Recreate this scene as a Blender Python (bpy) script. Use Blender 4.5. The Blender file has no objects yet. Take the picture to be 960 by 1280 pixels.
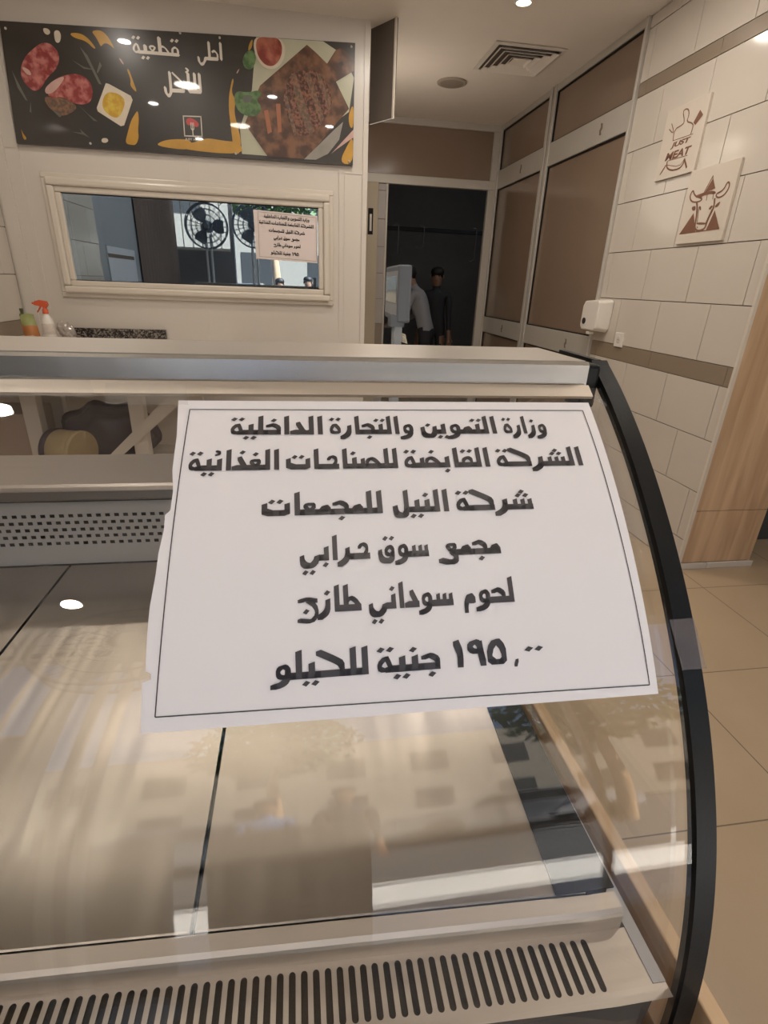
import bpy, bmesh, math, random
from mathutils import Vector, Matrix
random.seed(7)
S = bpy.context.scene
COL = S.collection

# ------------------------------------------------------------------ camera
CAM_H = 1.38
yaw, pitch, roll = .168664, .409533, .0402127
cy_, sy_, cp_, sp_ = math.cos(yaw), math.sin(yaw), math.cos(pitch), math.sin(pitch)
fw = Vector((sy_*cp_, cy_*cp_, -sp_)); rt = Vector((cy_, -sy_, 0)); up = rt.cross(fw)
rt, up = math.cos(roll)*rt + math.sin(roll)*up, -math.sin(roll)*rt + math.cos(roll)*up
cam = bpy.data.cameras.new('camera'); cam.sensor_fit = 'HORIZONTAL'; cam.sensor_width = 36
cam.lens = 656.37/960*36; cam.clip_start = .02
camo = bpy.data.objects.new('camera', cam); COL.objects.link(camo)
camo.matrix_world = Matrix(((rt.x, up.x, -fw.x, 0), (rt.y, up.y, -fw.y, 0), (rt.z, up.z, -fw.z, CAM_H), (0, 0, 0, 1)))
S.camera = camo

# ------------------------------------------------------------------ sky, sun, exposure
W = bpy.data.worlds.new('sky'); S.world = W; W.use_nodes = True
wn = W.node_tree; bg = wn.nodes['Background']
sky = wn.nodes.new('ShaderNodeTexSky'); sky.sky_type = 'NISHITA'; sky.sun_disc = False
sky.sun_elevation = math.radians(58); sky.sun_rotation = math.radians(70)
wn.links.new(sky.outputs[0], bg.inputs[0]); bg.inputs[1].default_value = .42
sun = bpy.data.lights.new('sun', 'SUN'); sun.energy = 52.0; sun.angle = .009; sun.color = (1, .95, .86)
suno = bpy.data.objects.new('sun', sun); COL.objects.link(suno)
suno.rotation_euler = (math.radians(-14), math.radians(34), 0); suno.location = (0, -8, 8)
S.view_settings.view_transform = 'Standard'; S.view_settings.look = 'None'
S.view_settings.gamma = 1; S.view_settings.use_curve_mapping = False
S.view_settings.exposure = -0.38
LAMP_W = 4.6          # watts of one ceiling spot

# ------------------------------------------------------------------ materials
def nodes(name):
    m = bpy.data.materials.new(name); m.use_nodes = True
    return m, m.node_tree.nodes, m.node_tree.links, m.node_tree.nodes['Principled BSDF']
def mat(name, c, rough=.5, metal=0., var=.06, scale=8., bump=0., bscale=60., coat=0., spec=None):
    m, n, l, p = nodes(name)
    tc = n.new('ShaderNodeTexCoord'); nz = n.new('ShaderNodeTexNoise'); nz.inputs['Scale'].default_value = scale
    nz.inputs['Detail'].default_value = 4
    l.new(tc.outputs['Object'], nz.inputs['Vector'])
    mr = n.new('ShaderNodeMapRange'); mr.inputs[3].default_value = 1-var; mr.inputs[4].default_value = 1+var
    l.new(nz.outputs[0], mr.inputs[0])
    mx = n.new('ShaderNodeMix'); mx.data_type = 'RGBA'; mx.blend_type = 'MULTIPLY'; mx.inputs[0].default_value = 1
    mx.inputs[6].default_value = (*c, 1); l.new(mr.outputs[0], mx.inputs[7]); l.new(mx.outputs[2], p.inputs['Base Color'])
    p.inputs['Roughness'].default_value = rough; p.inputs['Metallic'].default_value = metal
    if coat: p.inputs['Coat Weight'].default_value = coat; p.inputs['Coat Roughness'].default_value = .03
    if spec is not None: p.inputs['Specular IOR Level'].default_value = spec
    if bump:
        nb = n.new('ShaderNodeTexNoise'); nb.inputs['Scale'].default_value = bscale; l.new(tc.outputs['Object'], nb.inputs['Vector'])
        bp = n.new('ShaderNodeBump'); bp.inputs['Strength'].default_value = bump; bp.inputs['Distance'].default_value = .01
        l.new(nb.outputs[0], bp.inputs['Height']); l.new(bp.outputs[0], p.inputs['Normal'])
    return m
def steel(name, c, rough=.3, aniso=.75, dents=.13):
    """brushed stainless sheet: brushing runs along X, shallow dents"""
    m, n, l, p = nodes(name)
    tc = n.new('ShaderNodeTexCoord'); mp = n.new('ShaderNodeMapping'); mp.inputs['Scale'].default_value = (3, 260, 260)
    nz = n.new('ShaderNodeTexNoise'); nz.inputs['Scale'].default_value = 1; nz.inputs['Detail'].default_value = 3
    l.new(tc.outputs['Object'], mp.inputs[0]); l.new(mp.outputs[0], nz.inputs['Vector'])
    mr = n.new('ShaderNodeMapRange'); mr.inputs[3].default_value = rough*.8; mr.inputs[4].default_value = rough*1.2
    l.new(nz.outputs[0], mr.inputs[0]); l.new(mr.outputs[0], p.inputs['Roughness'])
    big = n.new('ShaderNodeTexNoise'); big.inputs['Scale'].default_value = 1; big.inputs['Detail'].default_value = 2
    mb = n.new('ShaderNodeMapping'); mb.inputs['Scale'].default_value = (14, .8, 3); l.new(tc.outputs['Object'], mb.inputs[0]); l.new(mb.outputs[0], big.inputs['Vector'])
    bp = n.new('ShaderNodeBump'); bp.inputs['Strength'].default_value = dents; bp.inputs['Distance'].default_value = .05
    l.new(big.outputs[0], bp.inputs['Height']); l.new(bp.outputs[0], p.inputs['Normal'])
    p.inputs['Base Color'].default_value = (*c, 1); p.inputs['Metallic'].default_value = 1
    p.inputs['Anisotropic'].default_value = aniso
    tg = n.new('ShaderNodeTangent'); tg.direction_type = 'UV_MAP'; tg.uv_map = 'UVMap'; l.new(tg.outputs[0], p.inputs['Tangent'])
    return m
def glass(name, tint=(1, 1, 1), ior=1.5, gain=1.0):
    """clear sheet: lets light straight through, reflects by Fresnel"""
    m = bpy.data.materials.new(name); m.use_nodes = True; n = m.node_tree.nodes; l = m.node_tree.links; n.clear()
    o = n.new('ShaderNodeOutputMaterial'); mx = n.new('ShaderNodeMixShader'); t = n.new('ShaderNodeBsdfTransparent')
    g = n.new('ShaderNodeBsdfGlossy'); g.inputs['Roughness'].default_value = .0; f = n.new('ShaderNodeFresnel'); ge = n.new('ShaderNodeNewGeometry'); im = n.new('ShaderNodeMapRange'); im.inputs[3].default_value = ior; im.inputs[4].default_value = 1/ior
    l.new(ge.outputs['Backfacing'], im.inputs[0]); l.new(im.outputs[0], f.inputs[0])
    t.inputs[0].default_value = (*tint, 1)
    mm = n.new('ShaderNodeMath'); mm.operation = 'MULTIPLY'; mm.inputs[1].default_value = gain; l.new(f.outputs[0], mm.inputs[0])
    l.new(mm.outputs[0], mx.inputs[0]); l.new(t.outputs[0], mx.inputs[1]); l.new(g.outputs[0], mx.inputs[2]); l.new(mx.outputs[0], o.inputs[0])
    return m
def emit(name, c, s):
    m, n, l, p = nodes(name); p.inputs['Base Color'].default_value = (*c, 1)
    p.inputs['Emission Color'].default_value = (*c, 1); p.inputs['Emission Strength'].default_value = s
    return m
def wood(name, c1, c2, axis='Z', scale=2.2):
    m, n, l, p = nodes(name)
    tc = n.new('ShaderNodeTexCoord'); mp = n.new('ShaderNodeMapping')
    mp.inputs['Scale'].default_value = {'Z': (9, 9, .6), 'X': (.6, 9, 9), 'Y': (9, .6, 9)}[axis]
    nz = n.new('ShaderNodeTexNoise'); nz.inputs['Scale'].default_value = scale; nz.inputs['Detail'].default_value = 6; nz.inputs['Distortion'].default_value = .6
    l.new(tc.outputs['Object'], mp.inputs[0]); l.new(mp.outputs[0], nz.inputs['Vector'])
    r = n.new('ShaderNodeValToRGB'); r.color_ramp.elements[0].color = (*c1, 1); r.color_ramp.elements[1].color = (*c2, 1)
    r.color_ramp.elements[0].position = .35; r.color_ramp.elements[1].position = .68
    l.new(nz.outputs[0], r.inputs[0]); l.new(r.outputs[0], p.inputs['Base Color']); p.inputs['Roughness'].default_value = .45
    return m
def speckle(name, c1, c2, c3, scale=90):
    m, n, l, p = nodes(name)
    tc = n.new('ShaderNodeTexCoord'); v = n.new('ShaderNodeTexVoronoi'); v.inputs['Scale'].default_value = scale
    l.new(tc.outputs['Object'], v.inputs['Vector'])
    r = n.new('ShaderNodeValToRGB'); r.color_ramp.interpolation = 'CONSTANT'
    r.color_ramp.elements[0].color = (*c1, 1); r.color_ramp.elements[1].color = (*c2, 1); r.color_ramp.elements[1].position = .4
    e = r.color_ramp.elements.new(.75); e.color = (*c3, 1)
    sep = n.new('ShaderNodeSeparateColor'); l.new(v.outputs['Color'], sep.inputs[0]); l.new(sep.outputs[0], r.inputs[0])
    l.new(r.outputs[0], p.inputs['Base Color']); p.inputs['Roughness'].default_value = .25
    return m
def floor_mat(name, c, grout, size, ox, oy):
    m, n, l, p = nodes(name)
    geo = n.new('ShaderNodeNewGeometry'); sep = n.new('ShaderNodeSeparateXYZ'); l.new(geo.outputs['Position'], sep.inputs[0])
    ds = []
    for k, off in ((0, ox), (1, oy)):
        a = n.new('ShaderNodeMath'); a.operation = 'SUBTRACT'; l.new(sep.outputs[k], a.inputs[0]); a.inputs[1].default_value = off
        b = n.new('ShaderNodeMath'); b.operation = 'PINGPONG'; l.new(a.outputs[0], b.inputs[0]); b.inputs[1].default_value = size/2
        ds.append(b)
    mn = n.new('ShaderNodeMath'); mn.operation = 'MINIMUM'; l.new(ds[0].outputs[0], mn.inputs[0]); l.new(ds[1].outputs[0], mn.inputs[1])
    lt = n.new('ShaderNodeMath'); lt.operation = 'LESS_THAN'; l.new(mn.outputs[0], lt.inputs[0]); lt.inputs[1].default_value = .0022
    nz = n.new('ShaderNodeTexNoise'); nz.inputs['Scale'].default_value = 3; nz.inputs['Detail'].default_value = 5; l.new(geo.outputs['Position'], nz.inputs['Vector'])
    r = n.new('ShaderNodeValToRGB'); r.color_ramp.elements[0].color = (*[x*.9 for x in c], 1); r.color_ramp.elements[1].color = (*[x*1.08 for x in c], 1)
    l.new(nz.outputs[0], r.inputs[0])
    mx = n.new('ShaderNodeMix'); mx.data_type = 'RGBA'; l.new(lt.outputs[0], mx.inputs[0]); l.new(r.outputs[0], mx.inputs[6]); mx.inputs[7].default_value = (*grout, 1)
    l.new(mx.outputs[2], p.inputs['Base Color']); p.inputs['Roughness'].default_value = .32
    return m

M = dict(
 cream=mat('cream_panel', (.61, .56, .50), .32, var=.03, scale=3),
 upvc=mat('white_frame', (.62, .56, .485), .3, var=.02),
 ceil=mat('ceiling_paint', (.82, .76, .69), .75, var=.03),
 tile=mat('cream_tile', (.59, .535, .47), .13, var=.04, scale=5),
 stripe=mat('taupe_tile', (.255, .20, .145), .3, var=.05),
 grout=mat('dark_grout', (.17, .135, .10), .8),
 floor=floor_mat('floor_tile', (.44, .335, .22), (.16, .12, .08), .6, 1.44, .85),
 alu=mat('pale_aluminium', (.52, .49, .44), .4, .25, var=.04),
 brown=mat('brown_sheet', (.23, .165, .12), .16, var=.08, scale=2),
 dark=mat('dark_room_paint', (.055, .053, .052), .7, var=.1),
 steel=steel('brushed_steel', (.395, .35, .295), .34),
 grate=steel('satin_steel', (.60, .54, .47), .5, .3, .03),
 shelf=steel('smooth_steel', (.50, .48, .45), .22, .6, .02),
 hood=steel('ledge_steel', (.34, .31, .28), .4, .5, .02),
 perf=mat('grey_coated_steel', (.47, .455, .44), .5, .1, var=.03),
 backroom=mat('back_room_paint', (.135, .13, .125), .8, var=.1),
 hole=mat('shadowed_cavity', (.02, .017, .015), .9),  # near-black colour holds the shade inside slots and cavities
 glass=glass('clear_glass'),
 black=mat('black_plastic', (.007, .007, .007), .42, spec=.22, var=.2, bump=.02, bscale=300),
 beech=wood('pale_beech', (.52, .34, .18), (.66, .46, .27), 'Y'),
 oak=wood('oak_laminate', (.43, .275, .16), (.62, .43, .27), 'Z', 2.0),
 paper=mat('white_paper', (.77, .735, .74), .6, var=.012, bump=.03, bscale=30),
 ink=mat('black_ink', (.045, .038, .040), .45, var=.3),
 white=mat('white_plastic', (.72, .68, .62), .3, var=.02),
 granite=speckle('granite', (.025, .022, .02), (.10, .085, .075), (.24, .21, .18), 110),
)
exec_list = []

# ------------------------------------------------------------------ mesh building
ORG = {}
class MB:
    def __init__(s): s.v = []; s.f = []; s.mi = []; s.sm = []
    def add(s, vs, fs, mi=0, smooth=False):
        o = len(s.v); s.v += [tuple(v) for v in vs]; s.f += [tuple(i+o for i in f) for f in fs]
        s.mi += [mi]*len(fs); s.sm += [smooth]*len(fs); return s
    def box(s, x0, x1, y0, y1, z0, z1, mi=0, bev=0.):
        if bev:
            bm = bmesh.new(); bmesh.ops.create_cube(bm, size=1)
            for v in bm.verts: v.co = ((x0+x1)/2+v.co.x*(x1-x0), (y0+y1)/2+v.co.y*(y1-y0), (z0+z1)/2+v.co.z*(z1-z0))
            bmesh.ops.bevel(bm, geom=bm.edges[:], offset=bev, segments=2, affect='EDGES', profile=.5)
            s.bm(bm, mi); return s
        return s.add([(x0, y0, z0), (x1, y0, z0), (x1, y1, z0), (x0, y1, z0), (x0, y0, z1), (x1, y0, z1), (x1, y1, z1), (x0, y1, z1)],
                     [(3, 2, 1, 0), (4, 5, 6, 7), (0, 1, 5, 4), (1, 2, 6, 5), (2, 3, 7, 6), (3, 0, 4, 7)], mi)
    def bm(s, bm, mi=0, smooth=False):
        bm.verts.index_update(); s.add([v.co[:] for v in bm.verts], [[v.index for v in f.verts] for f in bm.faces], mi, smooth); bm.free(); return s
    def prism(s, pts, d, mi=0, smooth=False):
        """extrude a closed 3-D outline by the vector d (outline and its copy are capped)"""
        n = len(pts); d = Vector(d); a = [Vector(p) for p in pts]; b = [p+d for p in a]
        s.add(a, [tuple(range(n))[::-1]], mi); s.add(b, [tuple(range(n))], mi)
        return s.add(a+b, [(i, (i+1) % n, n+(i+1) % n, n+i) for i in range(n)], mi, smooth)
    def lathe(s, prof, c=(0, 0, 0), ax='Z', seg=24, mi=0, smooth=True):
        c = Vector(c); vs = []
        for r, h in prof:
            for k in range(seg):
                a = 2*math.pi*k/seg; p, q = r*math.cos(a), r*math.sin(a)
                vs.append(c+Vector({'Z': (p, q, h), 'Y': (p, h, q), 'X': (h, p, q)}[ax]))
        fs = [(i*seg+k, i*seg+(k+1) % seg, (i+1)*seg+(k+1) % seg, (i+1)*seg+k) for i in range(len(prof)-1) for k in range(seg)]
        s.add(vs, fs, mi, smooth)
        return s.add(vs[:seg], [tuple(range(seg))[::-1]], mi).add(vs[-seg:], [tuple(range(seg))], mi)
    def tube(s, pts, r, seg=10, mi=0, smooth=True):
        pts = [Vector(p) for p in pts]; vs = []; n = len(pts); rr = r if isinstance(r, (list, tuple)) else [r]*n
        for i, p in enumerate(pts):
            t = (pts[min(i+1, n-1)]-pts[max(i-1, 0)]).normalized()
            a = t.cross(Vector((0, 0, 1)) if abs(t.z) < .9 else Vector((1, 0, 0))).normalized(); b = t.cross(a)
            vs += [p+(a*math.cos(2*math.pi*k/seg)+b*math.sin(2*math.pi*k/seg))*rr[i] for k in range(seg)]
        s.add(vs, [(i*seg+k, i*seg+(k+1) % seg, (i+1)*seg+(k+1) % seg, (i+1)*seg+k) for i in range(n-1) for k in range(seg)], mi, smooth)
        return s.add(vs[:seg], [tuple(range(seg))[::-1]], mi).add(vs[-seg:], [tuple(range(seg))], mi)
    def poly(s, pts, mi=0): return s.add(pts, [tuple(range(len(pts)))], mi)
    def build(s, name, m, parent=None, loc=None):
        org = ORG[parent.name] if parent is not None else Vector(loc or (0, 0, 0))
        me = bpy.data.meshes.new(name); me.from_pydata([Vector(v)-org for v in s.v], [], s.f)
        for x in (m if isinstance(m, (list, tuple)) else [m]): me.materials.append(x)
        me.polygons.foreach_set('material_index', s.mi); me.polygons.foreach_set('use_smooth', s.sm)
        uv = me.uv_layers.new(name='UVMap')
        for lp, d in zip(me.loops, uv.data):
            c = me.vertices[lp.vertex_index].co; d.uv = (c.x, c.y+c.z)
        me.update()
        o = bpy.data.objects.new(name, me); COL.objects.link(o); ORG[o.name] = org
        if parent is not None: o.parent = parent
        else: o.location = org
        return o
def tag(o, label, cat, group=None, kind=None):
    o['label'] = label; o['category'] = cat
    if group: o['group'] = group
    if kind: o['kind'] = kind
    return o
def struct(o): o['kind'] = 'structure'; return o
def thing(name, loc, label, cat, group=None):
    e = bpy.data.objects.new(name, None); COL.objects.link(e); e.location = loc; ORG[e.name] = Vector(loc); e.empty_display_size = .1
    return tag(e, label, cat, group)

# ---- Arabic lettering: broad-nib strokes, x runs leftwards from each letter's right side ----
b_=.12
NIB=[(-.09,.07),(.09,.14),(.09,-.115),(-.09,-.115)]
def _dots(n,x,y,s=.1):
    if n==1: return [(x,y)]
    if n==2: return [(x-.13,y),(x+.13,y)]
    return [(x-.13,y),(x+.13,y),(x,y+.17)]
def _tooth(join,n,up,h=.46):
    st=[([(0 if join else .16,b_),(.36,b_)],1),([(.16,h),(.16,b_)],1)]
    return (.36,st,_dots(n,.2,.78 if up else -.17) if n else [])
def _seen(join,n):
    st=[([(0 if join else .13,b_),(.84,b_)],1)]+[([(x,.4),(x,b_)],.85) for x in (.13,.38,.64)]
    return (.84,st,_dots(n,.38,.66) if n else [])
def _hah(join,n,up):
    return (.6,[([(.52,.47),(.34,.55),(.1,.36),(.14,b_)],.7),([(0 if join else .14,b_),(.6,b_)],1)],_dots(n,.3,.78 if up else -.17) if n else [])
_ring=[(.14,.12),(.08,.3),(.2,.5),(.36,.46),(.42,.26),(.34,.1),(.14,.12)]
GL={
'A':(.32,[([(.16,.92),(.16,b_)],1)],[]), 'Af':(.34,[([(0,b_),(.16,b_)],1),([(.16,.92),(.16,b_)],1)],[]),
'Li':(.34,[([(.16,.92),(.16,b_),(.34,b_)],1)],[]), 'Lm':(.34,[([(0,b_),(.34,b_)],1),([(.16,.92),(.16,b_)],1)],[]),
'Lf':(.72,[([(0,b_),(.18,b_)],1),([(.18,.92),(.18,.06),(.27,-.1),(.42,-.14),(.55,-.06),(.58,.22)],.95)],[]),
'W':(.56,[(_ring,.6),([(.13,.3),(.14,.1),(.22,-.06),(.38,-.16),(.54,-.2)],.85)],[]),
'Wf':(.56,[([(0,b_),(.16,b_)],1),(_ring,.6),([(.13,.3),(.14,.1),(.22,-.06),(.38,-.16),(.54,-.2)],.85)],[]),
'R':(.44,[([(.14,.4),(.15,.16),(.24,-.02),(.44,-.16)],.95)],[]), 'Rf':(.46,[([(0,b_),(.15,b_)],1),([(.15,.4),(.16,.14),(.25,-.02),(.46,-.16)],.95)],[]),
'Z':(.44,[([(.14,.4),(.15,.16),(.24,-.02),(.44,-.16)],.95)],[(.16,.74)]),
'T_':(.5,[([(.12,.11),(.1,.28),(.3,.58),(.44,.3),(.4,.09),(.12,.11)],.6)],_dots(2,.26,.84)),
'T_f':(.5,[([(0,b_),(.2,b_)],1),([(.13,.12),(.18,.36),(.26,.58),(.46,.32),(.42,.09),(.13,.11)],.6)],_dots(2,.26,.84)),
'Bi':_tooth(0,1,0),'Bm':_tooth(1,1,0),'Ni':_tooth(0,1,1),'Nm':_tooth(1,1,1),'Ti':_tooth(0,2,1),'Tm':_tooth(1,2,1),'Yi':_tooth(0,2,0),'Ym':_tooth(1,2,0),
'Hi':(.36,[([(.16,b_),(.36,b_)],1),([(.16,.46),(.16,b_)],1),([(.28,.95),(.14,.9),(.2,.8),(.3,.76)],.38)],[]),
'T':(1.0,[([(.14,.44),(.14,b_),(.86,b_),(.86,.44)],1)],_dots(2,.5,.62)),
'Mi':(.46,[([(.13,b_),(.46,b_)],1),([(.13,.16),(.24,.36),(.34,.2)],.9)],[]), 'Mm':(.46,[([(0,b_),(.46,b_)],1),([(.12,.18),(.23,.36),(.34,.18)],.9)],[]),
'M':(.52,[([(.13,.16),(.25,.36),(.36,.2),(.18,.14)],.9),([(.36,.2),(.41,.02),(.42,-.24)],.8)],[]),
'Nf':(.76,[([(0,b_),(.14,b_)],1),([(.14,.34),(.16,.06),(.28,-.1),(.46,-.12),(.6,-.02),(.62,.3)],.92)],[(.4,.5)]),
'Jm':_hah(1,1,0),'Ji':_hah(0,1,0),'Xi':_hah(0,1,1),'Xm':_hah(1,1,1),'HHm':_hah(1,0,0),'HHi':_hah(0,0,0),
'J':(.72,[([(.70,.48),(.46,.54),(.12,.46)],.62),([(.42,.50),(.14,.26),(.08,-.06),(.3,-.32),(.72,-.26)],.62)],[(.47,.06)]),
'D':(.54,[([(.1,b_),(.5,b_)],1),([(.3,.6),(.12,.16)],.8)],[]), 'DHf':(.54,[([(0,b_),(.5,b_)],1),([(.32,.58),(.14,.16)],.8)],[(.22,.88)]),
'Ei':(.74,[([(.45,.50),(.35,.64),(.18,.56),(.15,.38),(.28,.18)],.55),([(.14,b_),(.74,b_)],1)],[]),
'Em':(.5,[([(0,b_),(.5,b_)],1),([(.06,.47),(.46,.47),(.27,.16),(.06,.47)],.55)],[]), 'GHm':(.5,[([(0,b_),(.5,b_)],1),([(.06,.47),(.46,.47),(.27,.16),(.06,.47)],.55)],[(.25,.78)]),
'Ef':(.66,[([(0,b_),(.22,b_)],1),([(.08,.45),(.46,.45),(.27,.16),(.08,.45)],.55),([(.28,.18),(.12,.02),(.14,-.2),(.36,-.3),(.68,-.2)],.85)],[]),
'Si':_seen(0,0),'SHi':_seen(0,3),'SHm':_seen(1,3),
'Ki':(.84,[([(.80,.90),(.36,.62),(.14,.44),(.15,b_)],.8),([(.15,b_),(.84,b_)],1)],[]), 'Km':(.84,[([(0,b_),(.84,b_)],1),([(.80,.90),(.36,.62),(.14,.44),(.15,b_)],.8)],[]),
'Qm':(.52,[([(0,b_),(.52,b_)],1),([(.1,.2),(.1,.4),(.25,.52),(.41,.4),(.41,.18)],.6)],_dots(2,.25,.84)),
'Fm':(.52,[([(0,b_),(.52,b_)],1),([(.1,.2),(.1,.4),(.25,.52),(.41,.4),(.41,.18)],.6)],[(.25,.84)]),
'Q':(.78,[([(.1,.16),(.1,.36),(.24,.5),(.4,.36),(.38,.14),(.1,.14)],.58),([(.13,.2),(.15,.02),(.28,-.12),(.48,-.12),(.62,.0),(.63,.26)],.9)],_dots(2,.26,.82)),
'Sm':(.9,[([(0,b_),(.9,b_)],1),([(.1,.16),(.26,.42),(.44,.52),(.58,.4),(.58,.14)],.62),([(.74,.42),(.74,b_)],.9)],[]),
'DDm':(.9,[([(0,b_),(.9,b_)],1),([(.1,.16),(.26,.42),(.44,.52),(.58,.4),(.58,.14)],.62),([(.74,.42),(.74,b_)],.9)],[(.36,.82)]),
'TT':(.74,[([(.13,b_),(.74,b_)],1),([(.1,.16),(.28,.44),(.46,.52),(.58,.36),(.58,.14)],.62),([(.58,.92),(.58,b_)],1)],[]),
'TTm':(.74,[([(0,b_),(.74,b_)],1),([(.1,.16),(.28,.44),(.46,.52),(.58,.36),(.58,.14)],.62),([(.58,.92),(.58,b_)],1)],[]),
'Yf':(.8,[([(0,b_),(.16,b_),(.2,.0)],.95),([(.2,.0),(.34,-.16),(.54,-.2),(.68,-.08),(.7,.14)],.9)],_dots(2,.46,-.46)),
'YMf':(.8,[([(0,b_),(.16,b_),(.2,.0)],.95),([(.2,.0),(.34,-.16),(.54,-.2),(.68,-.08),(.7,.14)],.9)],[]),
'LA':(.6,[([(.16,.92),(.24,.3),(.34,b_)],1),([(.5,.92),(.34,.4),(.16,b_),(.4,b_)],1)],[]),
'1':(.3,[([(.22,.92),(.12,.5),(.14,.1)],.9)],[]), '9':(.6,[([(.17,.56),(.18,.86),(.34,.94),(.48,.74),(.36,.54),(.17,.56)],.7),([(.17,.84),(.15,.5),(.1,.1)],.9)],[]),
'5':(.6,[([(.3,.96),(.1,.6),(.1,.1),(.5,.1),(.5,.6),(.3,.96)],.8)],[]),
'0':(.26,[],[(.13,.5)]), ',':(.2,[([(.08,.12),(.12,-.08)],.4)],[]),' ':(.3,[],[])}
def hull(pts):
    pts=sorted(set((round(x,6),round(y,6)) for x,y in pts))
    def half(ps):
        h=[]
        for p in ps:
            while len(h)>1 and (h[-1][0]-h[-2][0])*(p[1]-h[-2][1])-(h[-1][1]-h[-2][1])*(p[0]-h[-2][0])<=0: h.pop()
            h.append(p)
        return h
    a=half(pts);c=half(pts[::-1]); return a[:-1]+c[:-1]
def smooth(pts,n=2):
    if len(pts)<3: return pts
    closed=pts[0]==pts[-1]
    for _ in range(n):
        out=[] if closed else [pts[0]]
        for p,q in zip(pts[:-1],pts[1:]):
            out+=[(p[0]*.75+q[0]*.25,p[1]*.75+q[1]*.25),(p[0]*.25+q[0]*.75,p[1]*.25+q[1]*.75)]
        out.append(out[0] if closed else pts[-1]); pts=out
    return pts
def word_polys(keys,x0,x1,base,h,nib=NIB,round_=1,curvy=True):
    """convex polygons of one word set between x0 and x1 (x to the right), baseline at base, y up"""
    raw=[];X=0
    for k in keys:
        adv,strokes,dots=GL[k]
        for st,w in strokes:
            st=smooth(st,round_) if len(st)>3 or (len(st)==3 and curvy and w<.94) else st
            for p,q in zip(st[:-1],st[1:]):
                raw.append([(-(X+e[0])+n[0]*w,e[1]+n[1]*w) for e in (p,q) for n in nib])
        for dx,dy in dots:
            raw.append([(-(X+dx)+ex,dy+ey) for ex,ey in ((-.12,-.03),(.0,.11),(.12,.04),(.0,-.1))])
        X+=adv
    xs=[p[0] for r in raw for p in r];a,c=min(xs),max(xs)
    return [hull([(x0+(p[0]-a)/(c-a)*(x1-x0),base+p[1]*h) for p in r]) for r in raw]
SIGN=[(40,20.5,[('W Z A R T_',306,351),('A Li Tm Mm Wf Yi Nf',223,299),('W A Li Tm Jm Af R T_',136,216),('A Li:Df A Xi Lm Ym T_f',47,130)]),
(77,20.5,[('A Li SHm Rf Ki T_f',292,379),('A Li Qm Af Bi DDm T_f',203,285),('Li Lm Sm Nm Af Ei Af T',96,197),('A Li GHm DHf A Hi Ym T_f',13,90)]),
(121,21,[('SHi Rf Ki T_f',246,319),('A Li Nm Ym Lf',188,239),('Li Lm Mm Jm Mm Em Af T',75,179)]),
(161.5,21,[('Mi Jm Mm Ef',224,281),('Si Wf Q',172,216),('Ei Rf A Bi Yf',106,165)]),
(204,21,[('Li HHm Wf M',242,287),('Si Wf D A Ni Yf',161,233),('TT Af Z J',103,155)]),
(254,21,[('0 0',290,307),(',',280,284),('5 9 1',229,274),('Ji Nm Ym T_f',165,217),('Li Lm Km Ym Lm Wf',81,158)])]
GL['Df']=GL['D']
GL['HHi']=GL['HHi']; GL['Q2']=(.52,[([(0.1,b_),(.52,b_)],1),([(.1,.2),(.1,.4),(.25,.52),(.41,.4),(.41,.18)],.6)],_dots(2,.25,.84))
GL['A2']=(.5,[([(0,b_),(.26,b_)],1),([(.26,.92),(.26,b_)],1),([(.36,1.15),(.2,1.1),(.26,1.02),(.38,.98)],.6)],[])
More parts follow.
